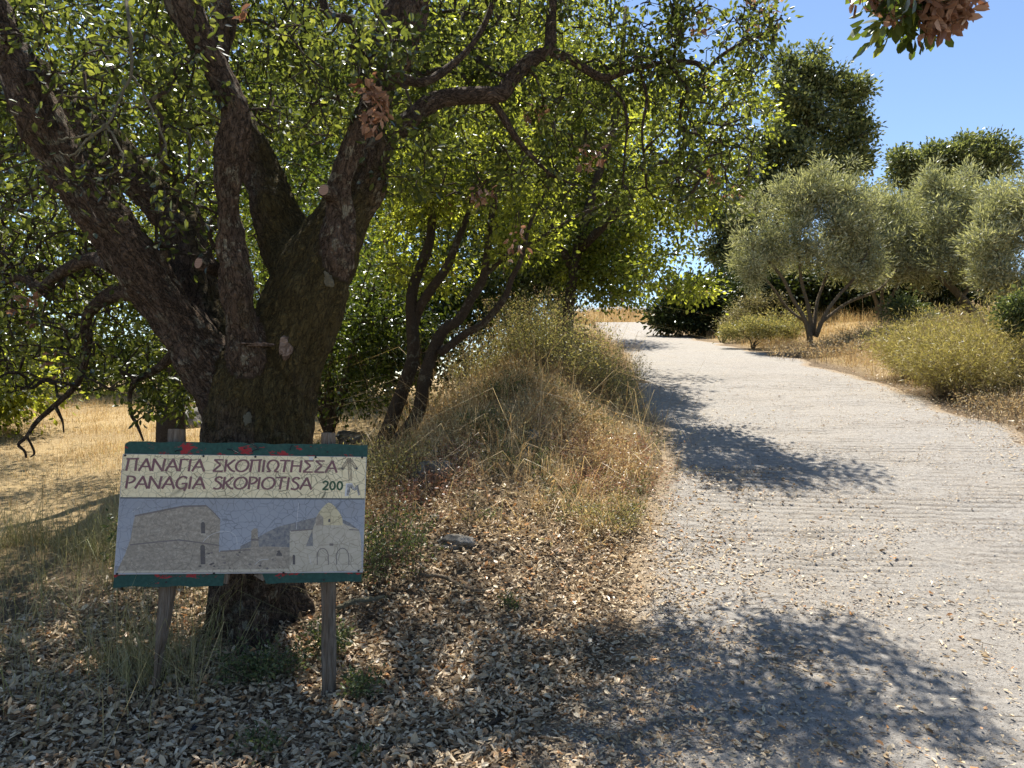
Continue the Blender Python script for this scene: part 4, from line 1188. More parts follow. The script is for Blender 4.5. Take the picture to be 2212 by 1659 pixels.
stem_plant("weedy_shrub", "tall pale weedy shrub crowning the bank left of the track", gp(.45, 9.4), 330, 1.05, .95, 'shrub', 34, (.02, .042), .4, spread=.03, head=.6, foot=.6)
stem_plant("weedy_shrub", "weedy shrub at the right shoulder of the bank beside the track", gp(1.25, 9.9), 200, .8, .6, 'shrub', 28, (.02, .04), .4, spread=.03, head=.5, foot=.6)
stem_plant("weedy_shrub", "thin seedy shrub left of the crowning shrub, by the slender stems", gp(-.35, 9.6), 150, .9, .6, 'shrub', 22, (.02, .04), .4, spread=.03, head=.8, foot=.6)
stem_plant("weedy_shrub", "small grey-green weed clump on the face of the bank", gp(-.25, 7.2), 70, .32, .3, 'weed', 20, (.015, .03), .4, spread=.02, foot=.7)
stem_plant("weedy_shrub", "dark low weed clump on the upper face of the bank", gp(-.15, 8.2), 80, .3, .4, 'weed', 20, (.015, .03), .45, spread=.025, foot=.7)
stem_plant("weedy_shrub", "yellow-green weed clump low on the bank near the track", gp(.75, 5.75), 90, .26, .32, 'shrub', 16, (.015, .03), .3, spread=.02, foot=.6)
stem_plant("weedy_shrub", "dark leafy weed clump against the sign's left edge", gp(-2.35, 5.0), 120, .55, .38, 'weed', 30, (.02, .035), .5, spread=.03, foot=.5)
stem_plant("weedy_shrub", "low green weed between the posts at the trunk's foot", gp(-1.28, 3.72), 60, .2, .24, 'weed', 20, (.018, .03), .5, spread=.02, cat="weed")
stem_plant("weedy_shrub", "green weed at the foot of the right signpost", gp(-.74, 3.55), 24, .16, .1, 'weed', 16, (.018, .03), .5, spread=.015, cat="weed")
stem_plant("weedy_shrub", "green weed in the dark hollow right of the trunk's foot", gp(-1.0, 3.95), 36, .22, .16, 'weed', 18, (.018, .03), .5, spread=.02, cat="weed")
stem_plant("weedy_shrub", "small green sprig in the litter below the sign", gp(-1.06, 3.12), 18, .12, .12, 'weed', 14, (.015, .028), .5, spread=.015, cat="weed")
stem_plant("weedy_shrub", "tiny green sprig in the litter at the bottom edge", gp(-.62, 3.05), 12, .07, .07, 'weed', 14, (.012, .024), .5, spread=.012, cat="weed")
stem_plant("weedy_shrub", "small green sprig in the sunlit litter right of the sign", gp(-.02, 4.5), 14, .13, .08, 'weed', 14, (.015, .028), .4, spread=.015, cat="weed")
stem_plant("weedy_shrub", "dark weed clump right of the sign's lower corner", gp(-.85, 4.9), 90, .5, .4, 'weed', 22, (.02, .035), .4, spread=.03, foot=.7)
stem_plant("weedy_shrub", "olive weed tuft between the sign and the slender stems", gp(-1.15, 6.4), 110, .55, .5, 'shrub', 20, (.02, .035), .35, spread=.03, foot=.7)
for k, (x, y, lb) in enumerate([(7.05, 11.3, "yellow-green broom bush bulging at the right verge, largest of its kind"), (8.2, 11.9, "yellow-green broom at the right edge behind the largest broom"), (7.5, 13.2, "broom bush on the slope behind the largest broom")]):
    stem_plant("broom_bush", lb, gp(x, y), 1100 if k == 0 else 800, [1.35, 1.6, 1.4][k], [1.2, 1.2, 1.1][k], 'broom', 22, (.05, .1), .12, spread=.045, foot=.35, lean=1.1, cat="bush", stem='dry_stick', sr=.0022, group="broom bushes on the right verge")
stem_plant("dry_brush", "brown dry brush at the foot of the broom near the track", gp(6.55, 9.6), 240, .42, .8, 'straw', 12, (.02, .045), .2, spread=.03, foot=.8, cat="shrub")
stem_plant("dry_brush", "grey-brown dry brush on the right verge under the first olive", gp(7.3, 17.2), 240, .5, 1.5, 'straw', 14, (.03, .06), .25, spread=.05, foot=.9, cat="shrub", sr=.004)
stem_plant("dry_brush", "dry brown brush along the verge below the second olive", gp(9.2, 18.0), 240, .6, 1.6, 'sedge', 14, (.03, .06), .25, spread=.05, foot=.9, cat="shrub", sr=.004)
stem_plant("leafy_shrub", "small leafy sapling amid weeds below the dark bush", gp(8.2, 22.5), 120, 1.1, 1.0, 'shrub', 26, (.05, .09), .4, spread=.06, foot=.6, sr=.004)

# ================================================================== GRASS
def blades(P, h, w, lean, col, seg=2):
    n = len(P)
    a = rng.uniform(0, 2 * math.pi, n)
    d = np.stack([np.cos(a), np.sin(a), np.zeros(n)], 1)
    s = np.stack([-np.sin(a), np.cos(a), np.zeros(n)], 1)
    b = rng.uniform(0, 2 * math.pi, n)
    s = np.stack([np.cos(b), np.sin(b), np.zeros(n)], 1)
    h = np.broadcast_to(h, n)[:, None]; w = np.broadcast_to(w, n)[:, None] * .5
    ln = (np.abs(rng.normal(size=n)) * lean)[:, None]
    up = np.array([0, 0, 1.0])
    m = P + up * h * .6 + d * h * ln * .3
    t = P + up * h * np.maximum(.15, 1 - .45 * ln) + d * h * ln
    V = np.stack([P - s * w, P + s * w, m + s * w * .7, m - s * w * .7, t], 1).reshape(-1, 3)
    k = np.arange(n)[:, None] * 5
    return V, k + np.array([0, 1, 2, 3]), k + np.array([3, 2, 4]), np.repeat(col, 5)


def scatter(x0, x1, y0, y1, n, dens):
    x = rng.uniform(x0, x1, n); y = rng.uniform(y0, y1, n)
    k = rng.random(n) < dens(x, y)
    x, y = x[k], y[k]
    return np.stack([x, y, H(x, y)], 1)


def in_frame(P, pad=160):
    u = 1106 + P[:, 0] / P[:, 1] * FPX
    v = 830 - (P[:, 2] - CAMZ) / P[:, 1] * FPX
    return P[(u > -pad) & (u < 2212 + pad) & (v < 1659 + pad)]


def grass(name, label, P, h, w, lean, mat, colpow=1.0, hvar=.4):
    P = in_frame(P)
    hh = h * np.exp(rng.normal(size=len(P)) * hvar) if np.isscalar(h) else h(P) * np.exp(rng.normal(size=len(P)) * hvar)
    V, Q, T, r = blades(P - np.array([0, 0, .01]), hh, w * rng.uniform(.6, 1.3, len(P)), lean, np.clip(rng.random(len(P)) ** colpow, 0, 1))
    o = link(name, make_mesh(name, V, Q, T, attrs={"rnd": r}), M[mat])
    return tag(o, label, "grass", kind="stuff")


DL = lambda x, y: L_(T_xl, y) - x
DR = lambda x, y: x - L_(T_xr, y)
patch = lambda x, y, s, seed, lo=-.3, hi=.3: sstep(lo, hi, fbm2(x, y, s, 3, seed))
grass("dry_bank_grass", "golden dry grass standing on the bank left of the track",
      scatter(-2.4, 4.6, 5.2, 20, 105000, lambda x, y: sstep(-.15, .75, DL(x, y) + .35 * fbm2(x, y, 1.6, 3, 14.4)) * sstep(3.9, 2.6, DL(x, y)) * sstep(5.2, 6.3, y) * (.25 + .75 * patch(x, y, 1.3, 4.4))),
      lambda P: .11 + .2 * sstep(5.5, 9, P[:, 1]) * (.3 + patch(P[:, 0], P[:, 1], 1.6, 7.1)), .0055, 1.4, 'straw', 1.15, .6)
grass("dry_field_grass", "short dry straw stubble covering the field at the left",
      scatter(-16, -2.2, 4.6, 28, 170000, lambda x, y: sstep(2.6, 4.0, DL(x, y)) * sstep(4.6, 6.4, y + .25 * (-x - 3)) * sstep(28, 22, y) * (.4 + .6 * patch(x, y, .8, 1.4))),
      lambda P: .045 + .05 * patch(P[:, 0], P[:, 1], .7, 3.3) + .002 * P[:, 1], .006, .8, 'straw')
grass("left_foreground_grass", "long grey-green and straw grass at the lower left beside the sign",
      scatter(-4.2, -1.2, 2.9, 6.2, 42000, lambda x, y: sstep(-1.35, -1.9, x + .12 * (y - 3.5)) * (.06 + .94 * patch(x, y, 1.6, 12.4, .0, .5)) * sstep(2.9, 3.5, y)),
      .26, .0036, 1.0, 'sedge', 1.0, .5)
grass("right_verge_grass", "dry brown grass along the right verge of the track",
      scatter(5.4, 20, 6.5, 50, 190000, lambda x, y: sstep(.3, 1.1, DR(x, y)) * sstep(13, 5, DR(x, y)) * (.25 + .75 * patch(x, y, .9, 5.9)) * sstep(50, 26, y)),
      lambda P: .10 + .16 * patch(P[:, 0], P[:, 1], .8, 2.3) + .003 * P[:, 1], .0075, .6, 'straw')
grass("crest_grass", "sunlit yellow grass on the mound behind the crest of the track",
      scatter(2, 18, 40, 63, 40000, lambda x, y: np.where((np.maximum(DL(x, y), DR(x, y)) > .2) | (y > 51.5), 1, 0)), .55, .035, .5, 'straw')
def herb_cover(name, label, P, h, mat, per, L, wr, stem='dry_stick', k=4, lean=1.1, sr=.0021):
    chs = []
    for p in in_frame(P):
        for q in range(k):
            hh = h * rng.uniform(.4, 1.25); a = rng.uniform(0, 6.28); l = abs(rng.normal()) * lean
            d = np.array([math.cos(a) * l, math.sin(a) * l, max(.15, 1 - .4 * l)]) * hh
            t = np.linspace(0, 1, 4)[:, None]
            pts = p + d * t + rng.normal(size=(4, 3)) * .02 * t
            chs.append((pts, np.linspace(sr, sr * .5, 4)))
    V, Q, T = tubes(chs, 3)
    Pl, D, N = spray(chs, per, .018, .2, .1, .2)
    ln = rng.uniform(L[0], L[1], len(Pl))
    V2, Q2, r2 = leaf_geo(Pl, D, N, ln, ln * wr, rng.random(len(Pl)), False, .3)
    me = make_mesh(name, np.vstack([V, V2]), np.vstack([Q, Q2 + len(V)]), attrs={"rnd": np.concatenate([np.full(len(V), .4), r2])})
    return tag(link(name, me, M[mat]), label, "plants", kind="stuff")


bankd = lambda lo, hi, seed: (lambda x, y: sstep(.05, .4, DL(x, y)) * sstep(3.6, 2.4, DL(x, y)) * sstep(lo, lo + .8, y) * sstep(hi, hi - 1, y) * patch(x, y, 1.5, seed, -.1, .35))
herb_cover("dry_herbs", "matted brown dry herbs covering the face of the bank", scatter(-2.4, 2.6, 5.0, 11, 4200, bankd(5.2, 11, 21.4)), .26, 'straw', 8, (.02, .045), .35)
herb_cover("dry_herbs", "reddish brown withered herbs tangled along the lower bank", scatter(-2.4, 2.6, 4.8, 8.5, 1500, bankd(4.9, 8.5, 33.1)), .2, 'dead_leaf', 8, (.018, .042), .4)
herb_cover("dry_herbs", "grey-green low herbs scattered among the dry grass of the bank", scatter(-2.4, 2.6, 5.2, 10, 1300, bankd(5.3, 10, 47.9)), .2, 'weed', 10, (.012, .028), .45)
herb_cover("dry_herbs", "brown withered herbs along the foot of the right verge", scatter(5.8, 12, 7.5, 22, 2600, lambda x, y: sstep(.3, .9, DR(x, y)) * sstep(4.5, 2.5, DR(x, y)) * patch(x, y, .9, 27.5, -.2, .4)), .3, 'straw', 9, (.02, .05), .35)
# long stalks with nodding seed heads
def stalks(name, label, P, h, lean, mat='sedge', seeds=8, sr=.0011):
    chs, sp = [], []
    for p in P:
        hh = h * rng.uniform(.6, 1.15); a = rng.uniform(0, 6.28); l = abs(rng.normal()) * lean
        d = np.array([math.cos(a), math.sin(a), 0])
        t = np.linspace(0, 1, 6)[:, None]
        pts = p + np.array([0, 0, 1.]) * hh * (t - .25 * l * t ** 3) + d * hh * l * t ** 2
        chs.append((pts, np.linspace(sr, sr * .5, 6)))
        for q in range(seeds):
            f = rng.uniform(.7, 1.0); sp.append(pts[4] * (1 - (f - .7) / .3) + pts[5] * ((f - .7) / .3) + rng.normal(size=3) * .014)
    V, Q, T = tubes(chs, 3)
    r0 = np.full(len(V), .55)
    sp = np.array(sp); ln = rng.uniform(.012, .022, len(sp))
    V2, Q2, r2 = leaf_geo(sp, rng.normal(size=sp.shape) + np.array([0, 0, -.6]), rng.normal(size=sp.shape), ln, ln * .3, rng.uniform(.3, .9, len(sp)), False)
    o = link(name, make_mesh(name, np.vstack([V, V2]), np.vstack([Q, Q2 + len(V)]), attrs={"rnd": np.concatenate([r0, r2])}), M[mat])
    return tag(o, label, "grass", kind="stuff")


stalks("oat_stalks", "wispy dry oat stalks leaning over the track's left edge", in_frame(scatter(.9, 2.2, 5.8, 9.2, 130, lambda x, y: sstep(-.05, .1, DL(x, y)) * sstep(.9, .3, DL(x, y)))), .62, .55)
stalks("oat_stalks", "thin dry stalks scattered over the bank", in_frame(scatter(-2.0, 1.6, 5.0, 9.5, 420, lambda x, y: sstep(.2, .5, DL(x, y)))), .42, .5)
stalks("oat_stalks", "long pale stalks fanning out at the lower left", in_frame(scatter(-3.6, -1.5, 3.1, 5.2, 150, lambda x, y: np.ones_like(x))), .42, 1.2, seeds=3)
stalks("oat_stalks", "dry stalks standing on the sunny field", in_frame(scatter(-7.5, -4.0, 7.5, 10.5, 60, lambda x, y: np.ones_like(x))), .3, .4, seeds=10)
stalks("oat_stalks", "long curved stalks in front of the broom at the right", in_frame(scatter(6.0, 8.2, 9.2, 11.0, 90, lambda x, y: np.ones_like(x))), .9, .8, seeds=4, sr=.0016)

# ================================================================== LEAF LITTER
def litter_dens(x, y):
    dl = DL(x, y); dr = DR(x, y)
    a = sstep(-1.1, .3, dl + .35 * fbm2(x, y, 1.2, 3, 3.7)) * sstep(7.2, 5.0, y - .25 * np.clip(dl - 1, 0, 3)) * sstep(-3.4, -2.0, x + .2 * (4.5 - y))
    b = .4 * sstep(-2.4, -.2, dl) * patch(x, y, 1.5, 6.6, -.2, .4) * sstep(14, 7, y)
    c = .9 * sstep(-1.0, .2, dr + .4 * fbm2(x, y, 1.1, 3, 8.7)) * sstep(1.6, .6, dr) * sstep(17, 9, y)
    e = .10 * (dl < 0) * (dr < 0) * (.3 + 1.4 * patch(x, y, 1.8, 2.6, -.1, .5)) * sstep(15, 7, y)
    return np.clip(np.maximum.reduce([a, b, c, e]), 0, 1)


def litter_pts(x0, x1, y0, y1, n):
    P = scatter(x0, x1, y0, y1, n, litter_dens)
    dl, dr = DL(P[:, 0], P[:, 1]), DR(P[:, 0], P[:, 1])
    onroad = (dl < .2) & (dr < .2)
    P[:, 2] = np.where(onroad, H(P[:, 0], P[:, 1], False) + .022 + rng.random(len(P)) * .006, P[:, 2] + .006 + .035 * rng.random(len(P)) ** 1.5)
    return in_frame(P, 60), None


LP = np.concatenate([litter_pts(-3.6, 2.6, 2.5, 4.2, 66000)[0], litter_pts(-3.4, 3.2, 4.2, 7.4, 56000)[0], litter_pts(1.0, 9.0, 2.6, 16, 62000)[0]])
n = len(LP)
a = rng.uniform(0, 2 * math.pi, n)
flat = ((DL(LP[:, 0], LP[:, 1]) < .2) & (DR(LP[:, 0], LP[:, 1]) < .2))
tl_ = np.where(flat, .18, .42)
LD = np.stack([np.cos(a), np.sin(a), rng.normal(size=n) * tl_], 1)
LN = np.stack([rng.normal(size=n) * tl_, rng.normal(size=n) * tl_, np.where(rng.random(n) < .5, 1.0, -1.0)], 1)
LL = .02 + .034 * rng.random(n) ** 1.3; LL = LL * np.where(rng.random(n) < .05, 1.5, 1.0) * np.where(rng.random(n) < .3, .6, 1.0) * np.where(flat, rng.uniform(.4, .95, n), 1)
LR = np.clip(rng.random(n), 0, 1)
near_i = np.argsort(LP[:, 1] - LL * 12)[:300]
k = np.ones(n, bool); k[near_i] = False
V, Q, r = leaf_geo(LP[k] - LD[k] * LL[k, None] * .5, LD[k], LN[k], LL[k], LL[k] * rng.uniform(.3, .62, k.sum()), LR[k], True, rng.uniform(.1, .9, (k.sum(), 1)), rng.uniform(-.4, .45, k.sum()))
lit = link("leaf_litter", make_mesh("leaf_litter", V, Q, attrs={"rnd": r}), M['litter'])
tag(lit, "dry fallen oak leaves carpeting the ground around the sign and road edges", "leaf litter", kind="stuff")
place_leaves(LP[near_i], LD[near_i], LN[near_i], LL[near_i], leaf_variants('litter', 8, .5, .35, [0, .2, -.2]), ground, LR[near_i], "fallen_leaf")
# crumbs of leaf, bark and grit swept over the concrete
CP = scatter(.2, 7.2, 2.6, 15, 120000, lambda x, y: (DL(x, y) < .1) * (DR(x, y) < .1) * np.clip(.18 + .9 * patch(x * .7, y * 2.0, 1.3, 61.7, -.15, .55), 0, 1) * sstep(15, 5, y))
CP = in_frame(CP, 20); CP[:, 2] = H(CP[:, 0], CP[:, 1], False) + .021 + rng.random(len(CP)) * .004
m = len(CP); a = rng.uniform(0, 2 * math.pi, m); cl = rng.uniform(.005, .017, m) * (1 + .05 * CP[:, 1])
V, Q, r = leaf_geo(CP, np.stack([np.cos(a), np.sin(a), rng.normal(size=m) * .25], 1), np.stack([rng.normal(size=m) * .3, rng.normal(size=m) * .3, np.ones(m)], 1), cl, cl * rng.uniform(.25, .7, m), rng.random(m) ** 1.5 * .8, False, .4)
tag(link("road_debris", make_mesh("road_debris", V, Q, attrs={"rnd": r}), M['litter']), "brown crumbs of leaf and bark swept over the concrete track", "debris", kind="stuff")
# small twigs and straw bits among the leaves
tp_, _ = litter_pts(-3.4, 2.6, 2.6, 6.5, 5200)
chs = []
for p in tp_[:3200]:
    a = rng.uniform(0, 6.28); l = rng.uniform(.03, .16); d = np.array([math.cos(a), math.sin(a), rng.normal() * .15])
    chs.append((np.array([p, p + d * l * .5 + rng.normal(size=3) * .006, p + d * l]) + np.array([0, 0, .008]), np.array([.0016, .0013, .0008]) * rng.uniform(.7, 1.6)))
V, Q, T = tubes(chs, 4)
tag(link("twig_litter", make_mesh("twig_litter", V, Q, T), M['dry_stick']), "tiny dry twigs strewn among the fallen leaves", "twigs", kind="stuff")

# ================================================================== FALLEN BRANCHES
def fallen(label, rows, mat='dry_stick'):
    """rows: (u, v, lift, width px) laid on the ground seen there"""
    C = []
    for u, v, up, w in rows:
        p = ground_hit(u, v)
        C.append([p[0], p[1], p[2] + up + .012, w * p[1] / FPX / 2])
    c = smooth_chain(np.array(C), 5)
    c[:, :3] += rng.normal(size=(len(c), 3)) * .003
    b = np.array(C[0][:3])
    V, Q, T = tubes([(c[:, :3] - b, c[:, 3])], 8, True)
    o = link("fallen_branch", make_mesh("fallen_branch", V, Q, T, True), M[mat]); o.location = b
    tag(o, label, "branch", "fallen branches in the litter")


fallen("curved bare stick lying across the sunlit litter right of the sign", [(905, 1255, .03, 7), (960, 1268, .03, 9), (1000, 1282, .02, 9), (1040, 1286, .015, 8), (1085, 1278, .01, 5)])
fallen("forked grey stick leaning in the litter by the sign's lower right corner", [(785, 1240, .01, 9), (815, 1228, .03, 10), (850, 1222, .05, 9), (895, 1190, .06, 6)])
fallen("thick lichen-covered stick beside the right signpost", [(728, 1330, .02, 12), (760, 1325, .03, 13), (800, 1318, .03, 12), (830, 1310, .02, 9)], 'lichen_twig')
fallen("thin pale stick rising beside the sign's lower right corner", [(830, 1240, .0, 5), (850, 1210, .04, 5), (870, 1180, .1, 4), (840, 1170, .14, 3)])
fallen("dark gnarled stick behind the right signpost in the litter", [(800, 1290, .0, 9), (825, 1270, .03, 9), (838, 1245, .05, 7)], 'twig')
fallen("short straight stick at the bottom of the litter under the sign", [(1035, 1595, .01, 8), (1070, 1580, .02, 9), (1090, 1565, .01, 6)], 'twig')
fallen("long thin straw-coloured stick near the bottom edge", [(1000, 1625, .01, 3), (1100, 1600, .02, 3), (1210, 1570, .02, 2)])
fallen("grey stick lying in the shade at the bottom left", [(335, 1540, .01, 7), (345, 1500, .02, 7), (362, 1460, .02, 5)], 'twig')
fallen("small pale stick on the shaded lower track", [(1755, 1660, .01, 4), (1780, 1635, .012, 4), (1795, 1605, .012, 3)])
fallen("small curled twig on the sunny track at the right", [(2090, 1170, .01, 6), (2115, 1178, .015, 6), (2135, 1165, .02, 4)], 'twig')

# ================================================================== ROCKS
import bmesh


def rock(label, u, v, sx, sy, sz, seed, sink=.35, mat='rock', cat="rock"):
    p = ground_hit(u, v)
    bm = bmesh.new(); bmesh.ops.create_icosphere(bm, subdivisions=4, radius=1.0)
    V = np.array([x.co[:] for x in bm.verts])
    n = fbm(V * 1.3 + seed, 4)
    V = V * (1 + .32 * n)[:, None]
    V = np.sign(V) * np.abs(V) ** .85
    V = V * np.array([sx, sy, sz]) * .5
    V += nrm(V) * (.06 * min(sx, sy, sz) * fbm(V * 14 + seed, 3))[:, None]
    F = np.array([[x.index for x in f.verts] for f in bm.faces]); bm.free()
    o = link("rock", make_mesh("rock", V, None, F, True), M[mat])
    o.location = (p[0], p[1] + sy * .3, p[2] + sz * (.5 - sink))
    tag(o, label, cat)


rock("weathered dark boulder half buried in the bank face, largest rock", 935, 1035, .38, .36, .26, 3.3, .45)
rock("mossy dark rock between the sign and the slender stems", 757, 960, .5, .4, .3, 8.1)
rock("small light grey stone amid dry grass on the bank", 1148, 955, .13, .11, .12, 5.5, .15)
rock("flat stone in the litter below the boulder", 985, 1190, .3, .2, .12, 12.5)
rock("pale round pebble by the boulder's foot", 940, 1128, .07, .06, .05, 21.5, .1)
rock("small stone lying on the sunlit track", 1985, 1011, .06, .05, .04, 31.5, .1)
rock("pale grey boulder in the shade beyond the left post", 400, 925, 1.2, .8, .6, 41.5)
m_, nt_, o_ = newmat("black_rubber"); princ(nt_, o_, (.01, .01, .014), .6, .3, bump(nt_, noise(nt_, objco(nt_), 60, 3), .3, .003)); M['black'] = m_
rock("small black lump lying in the leaf litter at the bottom left", 423, 1592, .06, .05, .045, 51.5, .1, 'black', "lump")

# ================================================================== SIGN
SW, SH = 1.165, .69            # board width, overall height
yaw, lean_, roll = math.radians(8.0), math.radians(7.0), math.radians(1.5)
Rm = Matrix.Rotation(yaw, 4, 'Z') @ Matrix.Rotation(-lean_, 4, 'X') @ Matrix.Rotation(roll, 4, 'Y')
cc = W(530, 1110, 3.6)
cc_v = Vector(cc)
org = cc_v + Rm @ Vector((0, 0, -1.02))
sign = empty("wooden_sign", org)
sign.rotation_euler = Rm.to_euler()
tag(sign, "weathered wooden sign on two posts naming the church ahead, in front of the oak", "sign")
Z0 = 1.02                    # board centre above the sign's origin
inv = (Matrix.Translation(org) @ Rm).inverted()


def local(p):
    return np.array(inv @ Vector([float(c) for c in p]))


def slab(name, poly, y0, y1, mat, parent, attrs=None, bevel=0.0):
    """prism from an outline (x, z) between depths y0 (front) and y1"""
    n = len(poly)
    V = [(x, y0, z) for x, z in poly] + [(x, y1, z) for x, z in poly]
    bm = bmesh.new()
    vs_ = [bm.verts.new(v) for v in V]
    bm.faces.new(vs_[:n]); bm.faces.new(vs_[n:][::-1])
    for i in range(n):
        bm.faces.new((vs_[i], vs_[i + n], vs_[(i + 1) % n + n], vs_[(i + 1) % n]))
    bmesh.ops.recalc_face_normals(bm, faces=bm.faces)
    if bevel > 0:
        bmesh.ops.bevel(bm, geom=list(bm.edges), offset=bevel, segments=2, affect='EDGES', profile=.6)
    me = bpy.data.meshes.new(name); bm.to_mesh(me); bm.free()
    if attrs:
        for k_, f in attrs.items():
            at = me.attributes.new(k_, 'FLOAT', 'POINT')
            for i, v in enumerate(me.vertices): at.data[i].value = f(v.co)
    return link(name, me, mat, parent)


zt, zb = Z0 + SH / 2, Z0 - SH / 2
RT, RB = .064, .064
# rails: dense outlines so that the broken and chipped edges are real
def chipped(x0, x1, z0, z1, seed, amp=.004, n=60):
    xs = np.linspace(x0, x1, n)
    lo = [(x, z0 + amp * vnoise(np.array([[x * 14, seed, 0]]))[0]) for x in xs]
    hi = [(x, z1 + amp * vnoise(np.array([[x * 17, seed + 5, 0]]))[0]) for x in xs[::-1]]
    return lo + hi


hw = SW / 2
top = chipped(-hw + .006, hw - .002, zt - RT, zt, 1.0)
top = [(x, z - (.006 if -.02 < x < .03 and z > zt - .03 else 0) - (.012 if x < -hw + .02 and z > zt - .03 else 0)) for x, z in top]
fl_top = {"flake": lambda c: 1.0 if c.z < zt - RT * .5 else .3}
fl_bot = {"flake": lambda c: 1.0 if c.z > zb + RB * .5 else .0}
slab("top_rail", top, -.012, .022, M['paint'], sign, fl_top)
# bottom rail in two pieces with a broken gap between
lbl = chipped(-hw, -.075, zb, zb + RB, 3.0)
lbl = [(x + (.028 * vnoise(np.array([[z * 90, 4.0, 0]]))[0] if x > -.08 else 0), z) for x, z in lbl]
rbr = chipped(.10, hw - .012, zb + .012, zb + RB, 6.0)
rbr = [(x + (.02 * vnoise(np.array([[z * 90, 9.0, 0]]))[0] if x < .105 else 0), z) for x, z in rbr]
o = slab("bottom_rail", lbl, -.012, .022, M['paint'], sign, fl_bot); o["label"] = "left half of the broken lower rail"
o = slab("bottom_rail", rbr, -.012, .022, M['paint'], sign, fl_bot); o["label"] = "right half of the broken lower rail"
slab("rail_splinter", [(.055, zb + .05), (.10, zb + .022), (.12, zb + .035), (.115, zb + RB - .004), (.06, zb + RB - .012)], -.009, .018, M['wood'], sign)
slab("rail_splinter", [(-.09, zb + .015), (-.066, zb + .008), (-.058, zb + .05), (-.07, zb + RB - .006), (-.09, zb + RB - .006)], -.010, .016, M['wood'], sign)
# printed panel
pz1, pz0 = zt - RT + .004, zb + RB - .004
PH = pz1 - pz0
px0, px1 = -hw + .002, hw - .004
panel = slab("panel", [(px0, pz0), (px1, pz0), (px1, pz1), (px0, pz1)], -.020, -.0125, M['alu'], sign)
YF = -.0202


def zp(x, y):
    """photo detail coordinates -> panel plane"""
    t = (y - 210) / 690.0
    l = 160 - 80 * t; r_ = 1590 - 28 * t
    s = (x - l) / (r_ - l)
    yt = 205 + 10 * s; yb = 912 - 19 * s
    return px0 + s * (px1 - px0), pz1 - (y - yt) / (yb - yt) * PH


class Sheet:
    def __init__(self): self.V, self.F, self.m, self.mats = [], [], [], []
    def poly(self, pts, mat, layer, raw=False):
        P = [zp(*p) if not raw else p for p in pts]
        k = len(self.V)
        self.V += [(x, YF - .00006 * layer, z) for x, z in P]
        self.F.append(list(range(k, k + len(P))))
        if mat not in self.mats: self.mats.append(mat)
        self.m.append(self.mats.index(mat))
    def stroke(self, pts, w0, mat, layer, raw=True, w1=None, closed=False):
        P = np.array(pts, float); n = len(P)
        T = np.zeros_like(P); T[1:-1] = P[2:] - P[:-2]; T[0] = P[1] - P[0]; T[-1] = P[-1] - P[-2]
        if closed: T[0] = T[-1] = P[1] - P[-2]
        T = nrm(T); Nn = np.stack([-T[:, 1], T[:, 0]], 1)
        ww = np.array([w0(t) for t in T]) if callable(w0) else np.linspace(w0, w1 if w1 else w0, n)
        A = P + Nn * ww[:, None] / 2; B = P - Nn * ww[:, None] / 2
        for i in range(n - 1):
            self.poly([tuple(A[i]), tuple(A[i + 1]), tuple(B[i + 1]), tuple(B[i])], mat, layer, True)
    def build(self, name, parent):
        me = bpy.data.meshes.new(name); me.from_pydata(self.V, [], self.F)
        for x in self.mats: me.materials.append(M[x])
        me.polygons.foreach_set("material_index", self.m); me.update()
        return link(name, me, None, parent)


S = Sheet()
zmid = zp(600, 465)[1]
S.poly([(px0 + .003, zmid), (px1 - .003, zmid), (px1 - .003, pz1 - .002), (px0 + .003, pz1 - .002)], 'p_cream', 1, True)
S.poly([(px0 + .003, pz0 + .004), (px1 - .003, pz0 + .004), (px1 - .003, zmid), (px0 + .003, zmid)], 'p_sky', 1, True)
S.poly([(px0 + .003, zmid - .004), (px1 - .003, zmid - .004), (px1 - .003, zmid + .003), (px0 + .003, zmid + .003)], 'p_line', 2, True)
S.build("printed_sheet", panel)
S = Sheet()
def crv(pts, n=6): return [tuple(q[:2]) for q in smooth_chain(np.c_[np.array(pts, float), np.zeros((len(pts), 2))], n)]
hill = crv([(820, 745), (880, 715), (950, 680), (1010, 648), (1060, 628), (1110, 615), (1160, 604), (1220, 588), (1285, 572)]) + [(1285, 800), (820, 800)]
S.poly(hill, 'p_hill', 3)
S.poly([(1440, 585), (1490, 610), (1530, 640), (1530, 700), (1440, 700)], 'p_hill', 3)
S.poly([(215, 570), (490, 516), (625, 512), (706, 588), (702, 660), (694, 740), (690, 898), (92, 902), (150, 790), (185, 700), (205, 600)], 'p_stone', 5)
S.poly([(690, 780), (760, 770), (880, 752), (985, 745), (1120, 750), (1125, 895), (688, 899)], 'p_stone', 4)
S.poly([(888, 655), (905, 640), (925, 642), (927, 700), (932, 752), (884, 752)], 'p_stone', 6)
S.poly([(884, 700), (932, 700), (935, 712), (882, 712)], 'p_roof', 7)
S.poly([(1118, 655), (1258, 645), (1262, 628), (1278, 600), (1440, 606), (1470, 622), (1540, 645), (1553, 700), (1556, 884), (1112, 893)], 'p_plaster', 6)
S.poly(crv([(1276, 620), (1278, 580), (1300, 540), (1330, 506), (1358, 488), (1390, 508), (1420, 545), (1437, 580), (1440, 620)]), 'p_dome', 7)
S.poly([(1276, 622), (1278, 580), (1295, 550), (1322, 575), (1322, 622)], 'p_stone', 8)
S.poly([(1212, 745), (1255, 650), (1258, 742)], 'p_hill', 8)
S.poly([(92, 902), (1558, 884), (1555, 858), (1300, 868), (900, 878), (500, 885), (100, 890)], 'p_plaster', 9)
